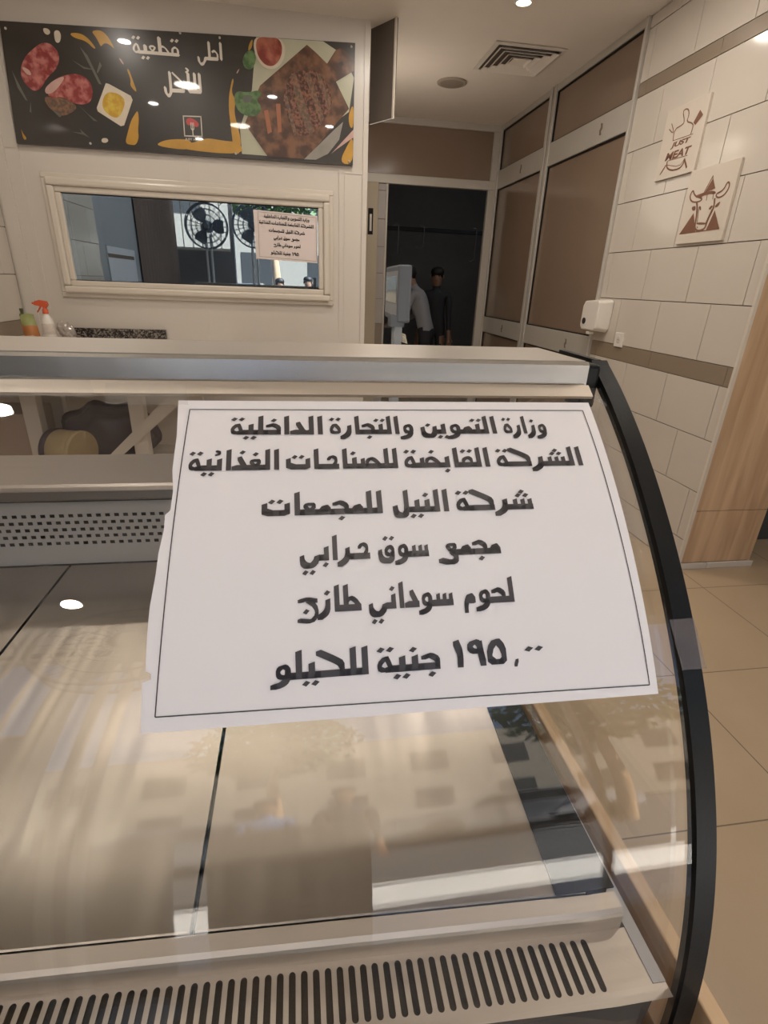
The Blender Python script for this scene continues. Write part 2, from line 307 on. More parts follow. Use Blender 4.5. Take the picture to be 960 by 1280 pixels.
ART={'panel':[(-1.559,2.615),(-1.081,2.665),(-0.596,2.688),(-0.099,2.695),(0.393,2.705),(0.387,2.078),(-0.179,2.068),(-0.806,2.065),(-1.616,2.068)],'meat1':[(-1.434,2.516),(-1.38,2.552),(-1.333,2.556),(-1.298,2.523),(-1.295,2.483),(-1.325,2.435),(-1.381,2.394),(-1.418,2.344),(-1.459,2.322),(-1.496,2.347),(-1.519,2.387),(-1.508,2.438),(-1.472,2.486)],'fat1':[(-1.508,2.438),(-1.464,2.423),(-1.46,2.396),(-1.49,2.403)],'meat2':[(-1.339,2.392),(-1.276,2.416),(-1.209,2.428),(-1.159,2.407),(-1.139,2.366),(-1.153,2.308),(-1.192,2.281),(-1.258,2.281),(-1.317,2.314),(-1.386,2.29),(-1.391,2.346)],'fat2':[(-1.401,2.345),(-1.345,2.387),(-1.276,2.413),(-1.318,2.361),(-1.369,2.32),(-1.404,2.317)],'herb2':[(-1.409,2.307),(-1.373,2.301),(-1.307,2.306),(-1.238,2.273),(-1.265,2.242),(-1.336,2.212),(-1.385,2.238),(-1.415,2.279)],'dish':[(-1.064,2.394),(-1.048,2.392),(-0.934,2.344),(-0.926,2.325),(-0.993,2.195),(-1.013,2.19),(-1.131,2.254),(-1.134,2.271)],'sauce':[(-1.059,2.355),(-0.994,2.349),(-0.964,2.313),(-1.012,2.231),(-1.057,2.23),(-1.104,2.268),(-1.092,2.322)],'garlic1':[(-1.356,2.62),(-1.326,2.618),(-1.319,2.601),(-1.337,2.588),(-1.355,2.598)],'garlic2':[(-1.299,2.612),(-1.274,2.617),(-1.265,2.593),(-1.28,2.56),(-1.301,2.559),(-1.304,2.585)],'garlic3':[(-1.131,2.121),(-1.102,2.125),(-1.093,2.111),(-1.112,2.098),(-1.136,2.101)],'gold0':[(-1.224,2.61),(-1.165,2.615),(-1.126,2.596),(-1.091,2.554),(-1.103,2.549),(-1.139,2.582),(-1.201,2.59)],'gold1':[(-1.105,2.629),(-1.056,2.638),(-1.027,2.623),(-1.001,2.585),(-0.989,2.554),(-1.018,2.579),(-1.044,2.581),(-1.063,2.561),(-1.071,2.579),(-1.083,2.604)],'gold2':[(-0.976,2.521),(-0.963,2.515),(-0.948,2.489),(-0.961,2.494)],'gold3':[(-0.94,2.471),(-0.926,2.472),(-0.914,2.426),(-0.893,2.357),(-0.932,2.392),(-0.922,2.421)],'gold4':[(-0.904,2.278),(-0.905,2.229),(-0.918,2.178),(-0.918,2.138),(-0.94,2.101),(-0.963,2.099),(-1.003,2.104),(-0.977,2.164),(-0.952,2.221),(-0.924,2.257)],'gold5':[(-1.607,2.202),(-1.593,2.17),(-1.577,2.122),(-1.548,2.09),(-1.613,2.082),(-1.611,2.139)],'gold6':[(-0.83,2.103),(-0.786,2.132),(-0.714,2.147),(-0.608,2.151),(-0.614,2.092)],'sprig0':[(-1.56,2.416),(-1.543,2.371),(-1.506,2.276),(-1.518,2.28),(-1.546,2.334)],'sprig1':[(-1.176,2.552),(-1.141,2.514),(-1.087,2.384),(-1.103,2.388),(-1.134,2.46)],'sprig2':[(-1.23,2.488),(-1.171,2.461),(-1.109,2.451),(-1.173,2.452)],'sprig3':[(-1.236,2.281),(-1.189,2.238),(-1.139,2.204),(-1.161,2.206)],'sprig4':[(-1.398,2.256),(-1.335,2.217),(-1.348,2.209)],'sprig5':[(-1.294,2.142),(-1.239,2.141),(-1.247,2.16),(-1.199,2.119),(-1.23,2.131)],'sprig6':[(-1.08,2.492),(-1.072,2.474),(-1.101,2.435),(-1.104,2.444)],'sprig7':[(-1.491,2.273),(-1.497,2.22),(-1.507,2.224)],'cloth':[(-0.191,2.696),(-0.029,2.701),(0.2,2.701),(0.314,2.646),(0.394,2.536),(0.359,2.362),(0.29,2.315),(0.023,2.096),(-0.312,2.096),(-0.315,2.231),(-0.231,2.428)],'board':[(0.104,2.671),(0.157,2.638),(0.223,2.591),(0.277,2.662),(0.308,2.674),(0.387,2.628),(0.391,2.57),(0.277,2.507),(0.359,2.377),(0.086,2.095),(-0.153,2.09),(-0.284,2.254),(-0.182,2.451)],'boardhole':[(0.296,2.602),(0.316,2.61),(0.324,2.594),(0.304,2.583)],'grillmeat':[(-0.001,2.524),(0.084,2.55),(0.18,2.548),(0.247,2.455),(0.253,2.364),(0.139,2.232),(0.026,2.203),(-0.038,2.333),(-0.047,2.412)],'cut0':[(0.005,2.524),(0.035,2.527),(0.08,2.402),(0.139,2.242),(0.108,2.229),(0.042,2.349)],'cut1':[(0.084,2.536),(0.12,2.534),(0.202,2.319),(0.183,2.282)],'cut2':[(0.156,2.537),(0.18,2.539),(0.246,2.394),(0.234,2.353)],'cut3':[(-0.041,2.413),(-0.022,2.414),(0.033,2.224),(0.014,2.212)],'carrot1':[(-0.165,2.328),(-0.14,2.335),(-0.121,2.224),(-0.147,2.21)],'carrot2':[(-0.091,2.369),(-0.064,2.371),(-0.062,2.228),(-0.085,2.221)],'bowl':[(-0.191,2.696),(-0.11,2.708),(-0.047,2.7),(-0.02,2.642),(-0.04,2.574),(-0.095,2.534),(-0.154,2.538),(-0.198,2.584),(-0.211,2.649)],'ketchup':[(-0.18,2.693),(-0.111,2.702),(-0.059,2.69),(-0.038,2.64),(-0.058,2.582),(-0.1,2.549),(-0.147,2.552),(-0.186,2.59),(-0.197,2.645)],'leaf1':[(-0.254,2.608),(-0.213,2.62),(-0.192,2.58),(-0.225,2.52),(-0.265,2.526),(-0.28,2.563)],'leaf2':[(-0.326,2.415),(-0.255,2.411),(-0.183,2.431),(-0.173,2.403),(-0.21,2.38),(-0.174,2.343),(-0.202,2.3),(-0.263,2.291),(-0.321,2.312),(-0.341,2.37)],'leaf3':[(-0.292,2.393),(-0.232,2.403),(-0.234,2.368),(-0.283,2.354)],'knife':[(0.073,2.091),(0.265,2.261),(0.322,2.307),(0.297,2.211),(0.226,2.131),(0.149,2.094)],'handle':[(0.246,2.132),(0.398,2.271),(0.402,2.229),(0.278,2.156)],'goldr0':[(-0.344,2.477),(-0.333,2.468),(-0.355,2.408),(-0.329,2.371),(-0.345,2.31),(-0.327,2.23),(-0.313,2.169),(-0.325,2.095),(-0.361,2.093),(-0.369,2.227),(-0.377,2.357)],'goldr1':[(-0.703,2.137),(-0.634,2.127),(-0.548,2.153),(-0.512,2.166),(-0.417,2.157),(-0.32,2.158),(-0.301,2.088),(-0.708,2.096)],'goldr2':[(0.39,2.415),(0.398,2.281),(0.366,2.279),(0.353,2.341)],'goldr3':[(0.354,2.193),(0.399,2.239),(0.395,2.082),(0.297,2.087)],'goldr4':[(-0.319,2.503),(-0.294,2.531),(-0.31,2.499)],'goldr5':[(-0.234,2.647),(-0.21,2.676),(-0.218,2.629),(-0.243,2.609)],'logo':[(-0.651,2.274),(-0.539,2.278),(-0.54,2.143),(-0.656,2.137)],'logoin':[(-0.642,2.268),(-0.544,2.271),(-0.547,2.17),(-0.646,2.165)],'logoframe':[(-0.649,2.27),(-0.54,2.275),(-0.543,2.168),(-0.652,2.164)],'logomeat':[(-0.634,2.254),(-0.602,2.263),(-0.563,2.244),(-0.558,2.224),(-0.578,2.215),(-0.6,2.226),(-0.63,2.221)],'logofork':[(-0.602,2.226),(-0.595,2.226),(-0.596,2.17),(-0.601,2.17)],'lbase':[(-0.65,2.138),(-0.543,2.143),(0.157,2.628)]}
PLQ={'p1':[(3.281,2.366),(2.881,2.279),(2.877,1.965),(3.2,1.963)],'p2':[(2.931,1.999),(2.557,1.962),(2.553,1.638),(2.878,1.621)],'apron':[(3.107,2.141),(3.116,2.193),(3.049,2.201),(3.044,2.215),(3.074,2.262),(3.054,2.269),(3.028,2.259),(3.016,2.233),(3.024,2.207),(2.977,2.191),(2.961,2.177),(2.966,2.142)],'cleaver':[(2.966,2.19),(2.934,2.236),(2.903,2.209),(2.946,2.175)],'fork':[(3.162,2.204),(3.128,2.18),(3.119,2.187),(3.15,2.226)],'line':[(3.107,2.141),(2.948,2.139),(3.12,2.051),(2.955,2.048)],'just':[(3.107,2.104),(2.971,2.1),(3.099,2.135),(2.967,2.127)],'meat':[(3.134,2.057),(2.951,2.05),(3.123,2.091),(2.943,2.086)],'low':[(3.118,2.047),(3.114,2.02),(3.069,1.999),(3.003,1.995),(2.974,2.01),(2.973,2.035),(2.939,1.991),(3.16,1.994),(3.124,2.032)],'tri':[(2.719,1.922),(2.872,1.68),(2.585,1.683)],'bullL':[(2.797,1.771),(2.751,1.683),(2.872,1.68)],'bullR':[(2.647,1.765),(2.585,1.683),(2.674,1.684)],'tritop':[(2.714,1.91),(2.681,1.863),(2.752,1.854)],'hornL':[(2.846,1.882),(2.86,1.849),(2.834,1.823),(2.778,1.817),(2.752,1.829),(2.823,1.849)],'hornR':[(2.606,1.885),(2.585,1.861),(2.605,1.826),(2.648,1.817),(2.671,1.838),(2.622,1.846)],'brow':[(2.823,1.849),(2.733,1.858),(2.677,1.853),(2.666,1.837),(2.728,1.845),(2.796,1.835)],'earL':[(2.825,1.8),(2.794,1.803),(2.79,1.78),(2.812,1.782)],'earR':[(2.62,1.804),(2.629,1.781),(2.652,1.778),(2.648,1.793)],'faceL':[(2.795,1.819),(2.783,1.802),(2.77,1.756),(2.767,1.723),(2.762,1.697),(2.736,1.685)],'faceR':[(2.668,1.819),(2.658,1.782),(2.676,1.74),(2.682,1.716),(2.687,1.691),(2.715,1.684),(2.736,1.685)],'eyeL':[(2.769,1.8),(2.754,1.795),(2.746,1.775),(2.763,1.784)],'eyeR':[(2.694,1.779),(2.677,1.793),(2.665,1.785),(2.684,1.772)],'muz':[(2.762,1.723),(2.72,1.722),(2.682,1.716),(2.689,1.71),(2.748,1.714)],'nos':[(2.753,1.706),(2.739,1.705),(2.738,1.695)]}

# ------------------------------------------------------------------ shell
H = 2.83                                   # ceiling height
XR, XL = 2.034, -1.79                      # tiled side walls
struct(MB().box(-4.2, 4.6, -1.4, 9.2, -.06, 0).build('floor', M['floor']))
struct(MB().box(-4.2, 4.6, -1.4, 9.2, H, H+.1).build('ceiling', M['ceil']))

ROWS = [(.005, .165, 0), (.17, .442, 1), (.445, .712, 0), (.715, .982, 1), (1.078, 1.347, 0), (1.35, 1.617, 1),
        (1.62, 1.894, 0), (1.897, 2.167, 1), (2.17, 2.443, 0), (2.516, 2.765, 1), (2.768, 2.825, 0)]
STRIPES = [(.985, 1.075), (2.446, 2.513)]
def tile_wall(name, x, sgn, y0, y1):
    """tiles on the plane X = x facing sgn; taupe border courses; one mesh"""
    g = MB(); d = .008
    g.box(min(x, x+sgn*-.12), max(x, x+sgn*-.12), y0, y1, 0, H, 1)
    def t(a, b, c, e, mi):
        a, b = max(a, y0+.001), min(b, y1-.001)
        if b-a > .012: g.box(min(x, x+sgn*d), max(x, x+sgn*d), a, b, c, e, mi, .0012)
    for z0, z1, k in ROWS:
        y = 2.524-.395*8+(0 if k == 0 else -.197)
        if k == 1: y += .39
        while y < y1:
            t(y+.0018, y+.3932, z0+.0005, z1-.0005, 0); y += .395
    for z0, z1 in STRIPES:
        y = 2.9-.6*8
        while y < y1: t(y+.001, y+.599, z0, z1, 2); y += .6
    return struct(g.build(name, [M['tile'], M['grout'], M['stripe']], loc=(x, y0, 0)))
tile_wall('wall_right', XR+.008, -1, 2.262, 3.575)
tile_wall('wall_left', XL-.008, 1, 2.3, 4.05)
struct(MB().box(XL-.14, XL-.005, -1.25, 2.3, 0, H).build('wall_left_front', mat('grey_blue_paint', (.34, .37, .40), .6)))

# wood-clad end of the tiled wall with its tile skirting and the pale edge strip
g = MB(); g.box(XR+.012, 2.475, 2.25, 2.262, .345, H); g.box(XR+.012, 2.475, 2.25, 2.262, .036, .342)
struct(g.build('wall_end', M['oak'], loc=(XR, 2.25, 0)))
struct(MB().box(XR+.012, 2.475, 2.262, 3.575, 0, H).build('wall_core', M['dark']))
struct(MB().box(XR-.004, XR+.012, 2.246, 2.2615, 0, H).build('trim_1', M['upvc']))
g = MB(); g.box(XR+.004, 2.20, 2.238, 2.25, 0, .034, bev=.002); g.box(2.203, 2.49, 2.238, 2.25, 0, .034, bev=.002)
struct(g.build('baseboard_right', M['tile']))
struct(MB().box(2.476, 3.2, 2.55, 2.6, 0, H).build('wall_recess', M['dark']))
struct(MB().box(3.2, 3.3, -1.25, 2.6, 0, H).build('wall_side', M['cream']))

# cream panelled cabin wall with the serving window
YB = 4.05; wx0, wx1, wz0, wz1 = -1.43, .165, 1.327, 1.826
g = MB(); g.box(XL, wx0, YB, YB+.1, 0, H); g.box(wx1, .482, YB, YB+.1, 0, H); g.box(wx0, wx1, YB, YB+.1, 0, wz0); g.box(wx0, wx1, YB, YB+.1, wz1, H)
g.box(.382, .482, YB+.1, 5.95, 0, H)
for x in (-.655, ): g.box(x-.012, x+.012, YB-.004, YB, wz1+.11, 2.06); g.box(x+.03-.014, x+.03+.014, YB-.004, YB, 0, wz0-.11)
g.box(.30, .312, YB-.005, YB, 0, H); g.box(.335, .345, YB-.004, YB, 0, H); g.box(.455, .487, YB-.008, YB, 0, H)
g.box(-1.775, -1.70, YB-.012, YB, 0, H); g.box(-1.64, -1.62, YB-.005, YB, 0, H)
g.box(XL, -1.62, YB-.003, YB, 2.045, 2.052)
g.box(.28, .455, YB-.003, YB, 2.035, 2.042)
wb = struct(g.build('wall_back', M['cream'], loc=(-.6, YB, 0)))
win = bpy.data.objects.new('window_1', None); COL.objects.link(win); win.location = (-.63, YB, 1.57); ORG['window_1'] = Vector(win.location); struct(win)
g = MB()
def ring(g, x0, x1, z0, z1, w, ya, yb, bev=.004, mi=0):
    g.box(x0, x1, ya, yb, z0, z0+w, mi, bev); g.box(x0, x1, ya, yb, z1-w, z1, mi, bev)
    g.box(x0, x0+w, ya, yb, z0+w, z1-w, mi, bev); g.box(x1-w, x1, ya, yb, z0+w, z1-w, mi, bev)
ring(g, -1.525, .262, 1.224, 1.93, .030, YB-.02, YB+.001, .006)
ring(g, -1.500, .237, 1.249, 1.905, .044, YB-.042, YB+.02, .012)
ring(g, -1.458, .195, 1.291, 1.863, .036, YB-.026, YB+.02, .008)
g.build('window_frame', M['upvc'], win)
gk = MB(); ring(gk, -1.432, .167, 1.325, 1.828, .006, YB-.016, YB-.004, 0); gk.build('gasket', M['black'], win)
m, n, l, p = nodes('mirror_tinted_glass'); n.remove(p)
o = n['Material Output']; mx = n.new('ShaderNodeMixShader'); mx.inputs[0].default_value = .42
d1 = n.new('ShaderNodeBsdfTransparent'); d1.inputs[0].default_value = (.55, .62, .68, 1); g1 = n.new('ShaderNodeBsdfGlossy'); g1.inputs[0].default_value = (.72, .86, 1, 1); g1.inputs[1].default_value = 0
l.new(d1.outputs[0], mx.inputs[1]); l.new(g1.outputs[0], mx.inputs[2]); l.new(mx.outputs[0], o.inputs[0])
MB().box(-1.427, .162, YB-.008, YB-.004, 1.33, 1.823).build('pane', m, win)
# cabin interior behind the window
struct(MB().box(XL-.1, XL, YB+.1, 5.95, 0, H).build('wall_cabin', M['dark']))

# glazed aluminium partition on the right and the transom over the dark doorway
XP, YP = 2.034, 5.95
part = bpy.data.objects.new('partition', None); COL.objects.link(part); part.location = (XP, 4.8, 0); ORG['partition'] = Vector(part.location); struct(part)
def alu(name, x0, x1, y0, y1, z0, z1): return MB().box(x0, x1, y0, y1, z0, z1, bev=.004).build(name, M['alu'], part)
a = XP-.014
for y0, y1 in ((3.577, 3.60), (4.73, 4.775), (4.80, 4.845), (5.895, 5.95)): alu('post', a-.006, XP+.04, y0, y1, 0, H)
for z0, z1 in ((2.29, 2.45), (.94, 1.095), (0, .12), (2.785, 2.83)):
    alu('rail', a, XP+.035, 3.60, 4.73, z0, z1); alu('rail', a, XP+.035, 4.845, 5.895, z0, z1)
for y0, y1 in ((3.60, 4.73), (4.845, 5.895)):
    for z0, z1 in ((2.45, 2.785), (1.095, 2.29), (.12, .94)):
        MB().box(XP+.008, XP+.02, y0, y1, z0, z1).build('panel', M['brown'], part)
        q = MB()
        for (u0, u1, v0, v1) in ((y0, y1, z0, z0+.008), (y0, y1, z1-.008, z1), (y0, y0+.008, z0, z1), (y1-.008, y1, z0, z1)): q.box(XP-.004, XP+.008, u0, u1, v0, v1)
        q.build('gasket', M['black'], part)
for yy in (3.93, 5.3):                       # small printed emblem on the rails
    for zz in (2.37, 1.015):
        q = MB(); q.prism([(a-.0008, yy+dy, zz+dz) for dy, dz in ((.012, .035), (-.012, .03), (-.018, 0), (-.004, -.012), (-.014, -.035), (.012, -.032), (.018, -.004), (.006, .012))], (.0008, 0, 0))
        q.build('emblem', M['grout'], part)
tr = bpy.data.objects.new('trim_2', None); COL.objects.link(tr); tr.location = (1.3, YP, 2.5); ORG['trim_2'] = Vector(tr.location); struct(tr)
g = MB(); g.box(.48, XP, YP-.02, YP+.03, 2.285, 2.365, bev=.004); g.box(.48, XP, YP-.02, YP+.03, 2.775, H, bev=.004); g.box(1.955, XP, YP-.02, YP+.03, 2.365, 2.775, bev=.004)
g.build('frame', M['alu'], tr); MB().box(.48, 1.955, YP+.005, YP+.015, 2.365, 2.775).build('panel', M['brown'], tr)
# door jamb, tiled reveal and right stile of the doorway
dr = bpy.data.objects.new('door_1', None); COL.objects.link(dr); dr.location = (.8, YP, 0); ORG['door_1'] = Vector(dr.location); struct(dr)
MB().box(.70, .825, YP-.05, YP+.03, 0, 2.285, bev=.004).build('jamb', mat('pale_varnished_wood', (.50, .43, .31), .4), dr)
g = MB(); g.box(.725, .775, YP-.056, YP-.049, 1.83, 2.06, 1, .003); g.box(.740, .762, YP-.062, YP-.055, 1.86, 2.01, 0, .003)
g.build('latch_plate', [M['alu'], M['hole']], dr)
g = MB(); g.box(.825, .91, YP, YP+.05, 0, 2.285, 1)
z = .0
while z < 2.27: g.box(.827, .908, YP-.01, YP, z+.002, min(z+.245, 2.28), 2 if abs(z-.735) < .05 else 0, .001); z += .247
g.build('tiled_reveal', [mat('grey_tile', (.42, .38, .36), .3), M['grout'], M['stripe']], dr)
MB().box(.905, .925, YP-.02, YP+.02, 0, 2.285, bev=.003).build('frame', M['alu'], dr)
MB().box(1.945, XP, YP-.02, YP+.03, 0, 2.285, bev=.003).build('stile', M['alu'], dr)
# dark room behind
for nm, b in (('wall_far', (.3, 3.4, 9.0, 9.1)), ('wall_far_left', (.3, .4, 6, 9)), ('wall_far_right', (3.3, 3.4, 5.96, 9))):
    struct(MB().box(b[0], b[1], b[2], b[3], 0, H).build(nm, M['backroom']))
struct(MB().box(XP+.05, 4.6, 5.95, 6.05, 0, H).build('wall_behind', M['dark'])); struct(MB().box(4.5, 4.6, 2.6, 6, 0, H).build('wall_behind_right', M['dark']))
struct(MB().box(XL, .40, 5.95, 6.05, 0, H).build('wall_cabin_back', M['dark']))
# dark glazed fanlight standing open beside the cabin corner
tl = bpy.data.objects.new('window_2', None); COL.objects.link(tl); tl.location = (.6, 4.0, 2.35); ORG['window_2'] = Vector(tl.location); struct(tl)
MB().prism([(.632, 3.965, 2.34), (.505, 4.165, 2.34), (.505, 4.165, H), (.632, 3.965, H)], (.012, .008, 0)).build('pane', mat('smoked_glass', (.13, .105, .088), .25, spec=.3), tl)
MB().prism([(.628, 3.957, 2.335), (.638, 3.963, 2.335), (.638, 3.963, H), (.628, 3.957, H)], (-.006, .012, 0)).build('frame', M['upvc'], tl)

# shop front behind the camera: piers, sill, lintel, open doorway, shaded window
YF = -1.25
g = MB(); g.box(-4.2, -1.86, YF-.15, YF, 0, H); g.box(-.985, -.93, YF-.15, YF, 0, H); g.box(-1.86, -.985, YF-.15, YF, 0, 1.75)
g.box(-.93, -.45, YF-.15, YF, 0, .98); g.box(-.32, .19, YF-.15, YF, 0, .98); g.box(-1.86, 3.3, YF-.15, YF, 2.45, H); g.box(2.3, 3.3, YF-.15, YF, 0, 2.45)
struct(g.build('wall_front', mat('grey_plaster', (.20, .20, .21), .7)))
g = MB()
for i in range(7): x = -1.83+i*.14; g.box(x, x+.014, YF-.09, YF-.07, 1.75, 2.45)
g.box(-1.86, -.985, YF-.1, YF-.06, 1.75, 1.79); g.box(-1.86, -.985, YF-.1, YF-.06, 2.41, 2.45); g.box(1.04, 1.065, YF-.1, YF-.06, 0, 2.45)
struct(g.build('window_3', M['upvc']))
struct(MB().box(-20, 20, -3.3, -1.4, -.16, -.06).build('ground', mat('pale_paving', (.72, .70, .67), .8, var=.12, scale=2)))
struct(MB().box(-20, 20, -22, -3.3, -.28, -.18).build('road', mat('asphalt', (.055, .055, .058), .85, var=.3, scale=3)))
g = MB(); g.box(-20, 20, -22, -20, -.06, 7)
for i in range(12):
    for k in range(2): g.box(-18+i*3.1, -16.6+i*3.1, -20.02, -19.98, 1+k*3, 2.5+k*3, 1)
struct(g.build('exterior', [mat('street_facade', (.42, .37, .30), .8), M['dark']]))
struct(MB().box(-4.2, -4.1, -1.25, 4.05, 0, H).build('wall_outer_left', M['cream']))

# ------------------------------------------------------------------ display case
PROF = [(0.5595,1.3026),(0.5438,1.2931),(0.5285,1.2832),(0.5134,1.2727),(0.4987,1.2619),(0.4842,1.2507),(0.4699,1.2391),(0.4559,1.2271),(0.4422,1.2148),(0.4288,1.2022),(0.4156,1.1892),(0.4027,1.176),(0.39,1.1625),(0.3777,1.1487),(0.3657,1.1347),(0.354,1.1203),(0.3427,1.1058),(0.3317,1.0909),(0.3212,1.0758),(0.311,1.0605),(0.3012,1.0449),(0.2919,1.0291),(0.2831,1.0131),(0.2747,0.9968),(0.2668,0.9802),(0.2594,0.9635),(0.2525,0.9465),(0.2462,0.9294),(0.2404,0.912),(0.2351,0.8944),(0.2303,0.8767),(0.2261,0.8587),(0.2225,0.8407),(0.2193,0.8224),(0.2167,0.8041),(0.2145,0.7857),(0.2128,0.7672),(0.2116,0.7486),(0.2107,0.73),(0.2102,0.7115),(0.2101,0.693),(0.2102,0.6745)]
SL = [0.]
for p, q in zip(PROF[:-1], PROF[1:]): SL.append(SL[-1]+math.dist(p, q))
def prof(s, off=0.):
    """point at arc length s on the glass curve, moved off along its outward normal"""
    s = max(0, min(s, SL[-1]-1e-6)); i = max(k for k in range(len(SL)) if SL[k] <= s); i = min(i, len(SL)-2)
    def tang(j): j = max(1, min(j, len(PROF)-2)); v = Vector((PROF[j+1][0]-PROF[j-1][0], PROF[j+1][1]-PROF[j-1][1])); return v.normalized()
    t = (s-SL[i])/(SL[i+1]-SL[i]); y = PROF[i][0]*(1-t)+PROF[i+1][0]*t; z = PROF[i][1]*(1-t)+PROF[i+1][1]*t
    tg = (tang(i)*(1-t)+tang(i+1)*t).normalized()          # heads down; outward = towards -Y / +Z
    return y+tg.y*off, z-tg.x*off
XA, XE = -1.25, .320                                        # glass from left end to right end
case = thing('display_case', (-.45, .7, 0), 'refrigerated steel display case with curved glass front and black end rim', 'display case')
def strip(x0, x1, s0, s1, o0, o1, n, g=None, mi=0):
    """curved slab between arc lengths s0, s1 and offsets o0 (inner), o1 (outer)"""
    g = g or MB(); ss = [s0+(s1-s0)*i/n for i in range(n+1)]
    A = [prof(s, o1) for s in ss]; B = [prof(s, o0) for s in ss]
    for P_, flip in ((A, 0), (B, 1)):
        vs = [(x, y, z) for y, z in P_ for x in (x0, x1)]
        fs = [(2*i, 2*i+2, 2*i+3, 2*i+1) for i in range(n)]
        g.add(vs, [f[::-1] for f in fs] if flip else fs, mi, True)
    for x, flip in ((x0, 0), (x1, 1)):
        vs = [(x, y, z) for a_, b_2 in zip(A, B) for y, z in (a_, b_2)]
        fs = [(2*i, 2*i+1, 2*i+3, 2*i+2) for i in range(n)]
        g.add(vs, [f[::-1] for f in fs] if flip else fs, mi)
    for k in (0, n): g.add([(x0, *A[k]), (x1, *A[k]), (x1, *B[k]), (x0, *B[k])], [(0, 1, 2, 3)], mi)
    return g
strip(XA, XE, .036, .70, -.003, .003, 60).build('glass_front', M['glass'], case)
# end pane of glass inside the rim
o_ = [prof(.04+.012*i, -.030) for i in range(50)]
pts = [(.326, y, z) for y, z in o_ if z > .80]
pts += [(.326, .235, .80), (.326, 1.03, .80), (.326, 1.2, 1.0), (.326, .64, 1.27)]
MB().prism(pts, (.005, 0, 0)).build('end_glass', M['glass'], case)
# black end rim following the curve
g = strip(.324, .343, .0, .74, -.007, .004, 60)
y0, z0 = prof(0, .004)
g.prism([(.324, y0, z0), (.324, y0-.004, z0-.012), (.324, y0+.006, 1.290), (.324, y0+.012, 1.309), (.324, y0+.006, 1.3105)], (.019, 0, 0)); g.prism([(.330, y0, 1.290), (.330, .655, 1.288), (.330, .655, 1.3115), (.330, y0+.01, 1.3105)], (.008, 0, 0))
g.build('end_rim', M['black'], case)
MB().box(.304, .322, .536, .575, 1.262, 1.309, bev=.004).build('corner_cap', M['black'], case)
# top shelf with a folded front lip
g = MB(); xe = .304
g.prism([(XA, .53, 1.280), (XA, .53, 1.309), (XA, .533, 1.312), (XA, .66, 1.312), (XA, .66, 1.295), (XA, .545, 1.290), (XA, .545, 1.280)], (xe-XA, 0, 0))
g.build('top_shelf', M['shelf'], case)
MB().box(XA, xe-.002, .536, .658, 1.3122, 1.3128).build('top_film', mat('satin_film', (.50, .45, .39), .32, .45, var=.08, bump=.05, bscale=14), case)
strip(XA, xe, .036, .052, .0035, .007, 4).build('glass_clamp', M['grate'], case)
# deck trays
def shear(g):
    """the front edge of the deck runs slightly askew towards the left"""
    g.v = [(x, y+.04*min(.742, max(0, .272-x))*max(0, min(1, (1.0-y)/.7)), z) for x, y, z in g.v]; return g
DZ = .83
seams = [XA+.02, -.83, -.47, -.11, .272]
for x0, x1 in zip(seams[:-1], seams[1:]):
    g = MB(); e = .0024
    g.prism([(x0+e, .292, DZ-.001), (x0+e, .2935, DZ), (x0+e, 1.022, DZ), (x0+e, 1.022, DZ-.012), (x0+e, .292, DZ-.012)], (x1-x0-2*e, 0, 0))
    shear(g).build('deck_tray', M['steel'], case)
g = MB()
for xa_, xb_ in ((XA, -.47), (-.47, .272), (.272, .300)): g.prism([(xa_, .2905, DZ-.0015), (xa_, .2765, DZ-.0025), (xa_, .2725, DZ-.005), (xa_, .2715, DZ-.009), (xa_, .2715, DZ-.04), (xa_, .2905, DZ-.04)], (xb_-xa_, 0, 0))
shear(g).build('deck_nosing', M['grate'], case)
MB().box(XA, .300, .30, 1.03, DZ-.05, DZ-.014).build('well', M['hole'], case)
g = MB(); g.prism([(.238, .2925, DZ+.002), (.300, .2925, DZ+.002), (.312, 1.03, DZ+.002), (.284, 1.03, DZ+.002)], (0, 0, -.0016)); g.build('edge_reflection', M['black'], case)  # black strip laid on the deck in place of a dark reflection
# slotted air grille
GZ = .802; g = MB(); ya, yb, sa, sb = .2715, .2135, .2665, .2245; pitch, hw = .0107, .0030
xs = [.258-i*pitch for i in range(88)]; nseg = 6
def slot_cell(xc):
    L, R = xc-pitch/2, xc+pitch/2
    top = [(xc+hw*math.cos(a), sa-hw+hw*math.sin(a)) for a in [math.pi*k/nseg for k in range(nseg+1)]]      # right -> left
    bot = [(xc-hw*math.cos(a), sb+hw-hw*math.sin(a)) for a in [math.pi*k/nseg for k in range(nseg+1)]]      # left -> right
    V = lambda p: (p[0], p[1], GZ)
    g.add([V(p) for p in [(R, ya), (L, ya)]+top[::-1]], [tuple(range(2+len(top)))])
    g.add([V(p) for p in [(L, yb), (R, yb)]+bot[::-1]], [tuple(range(2+len(bot)))])
    g.add([V(p) for p in [(L, ya), (L, yb), bot[0], top[-1]]], [(0, 1, 2, 3)])
    g.add([V(p) for p in [(R, yb), (R, ya), top[0], bot[-1]]], [(0, 1, 2, 3)])
    lp = top+bot; n_ = len(lp)
    g.add([V(p) for p in lp]+[(p[0], p[1], GZ-.003) for p in lp], [(i, (i+1) % n_, n_+(i+1) % n_, n_+i) for i in range(n_)], 1)  # slot walls take the near-black colour to look shaded
for x in xs: slot_cell(x)
g.poly([(.258+pitch/2, yb, GZ), (.318, yb, GZ), (.318, ya, GZ), (.272, ya, GZ), (.258+pitch/2, ya, GZ)]); xl = xs[-1]-pitch/2
g.poly([(XA, yb, GZ), (xl, yb, GZ), (xl, ya, GZ), (XA, ya, GZ)])
shear(g).build('air_grille', [M['grate'], M['hole']], case)
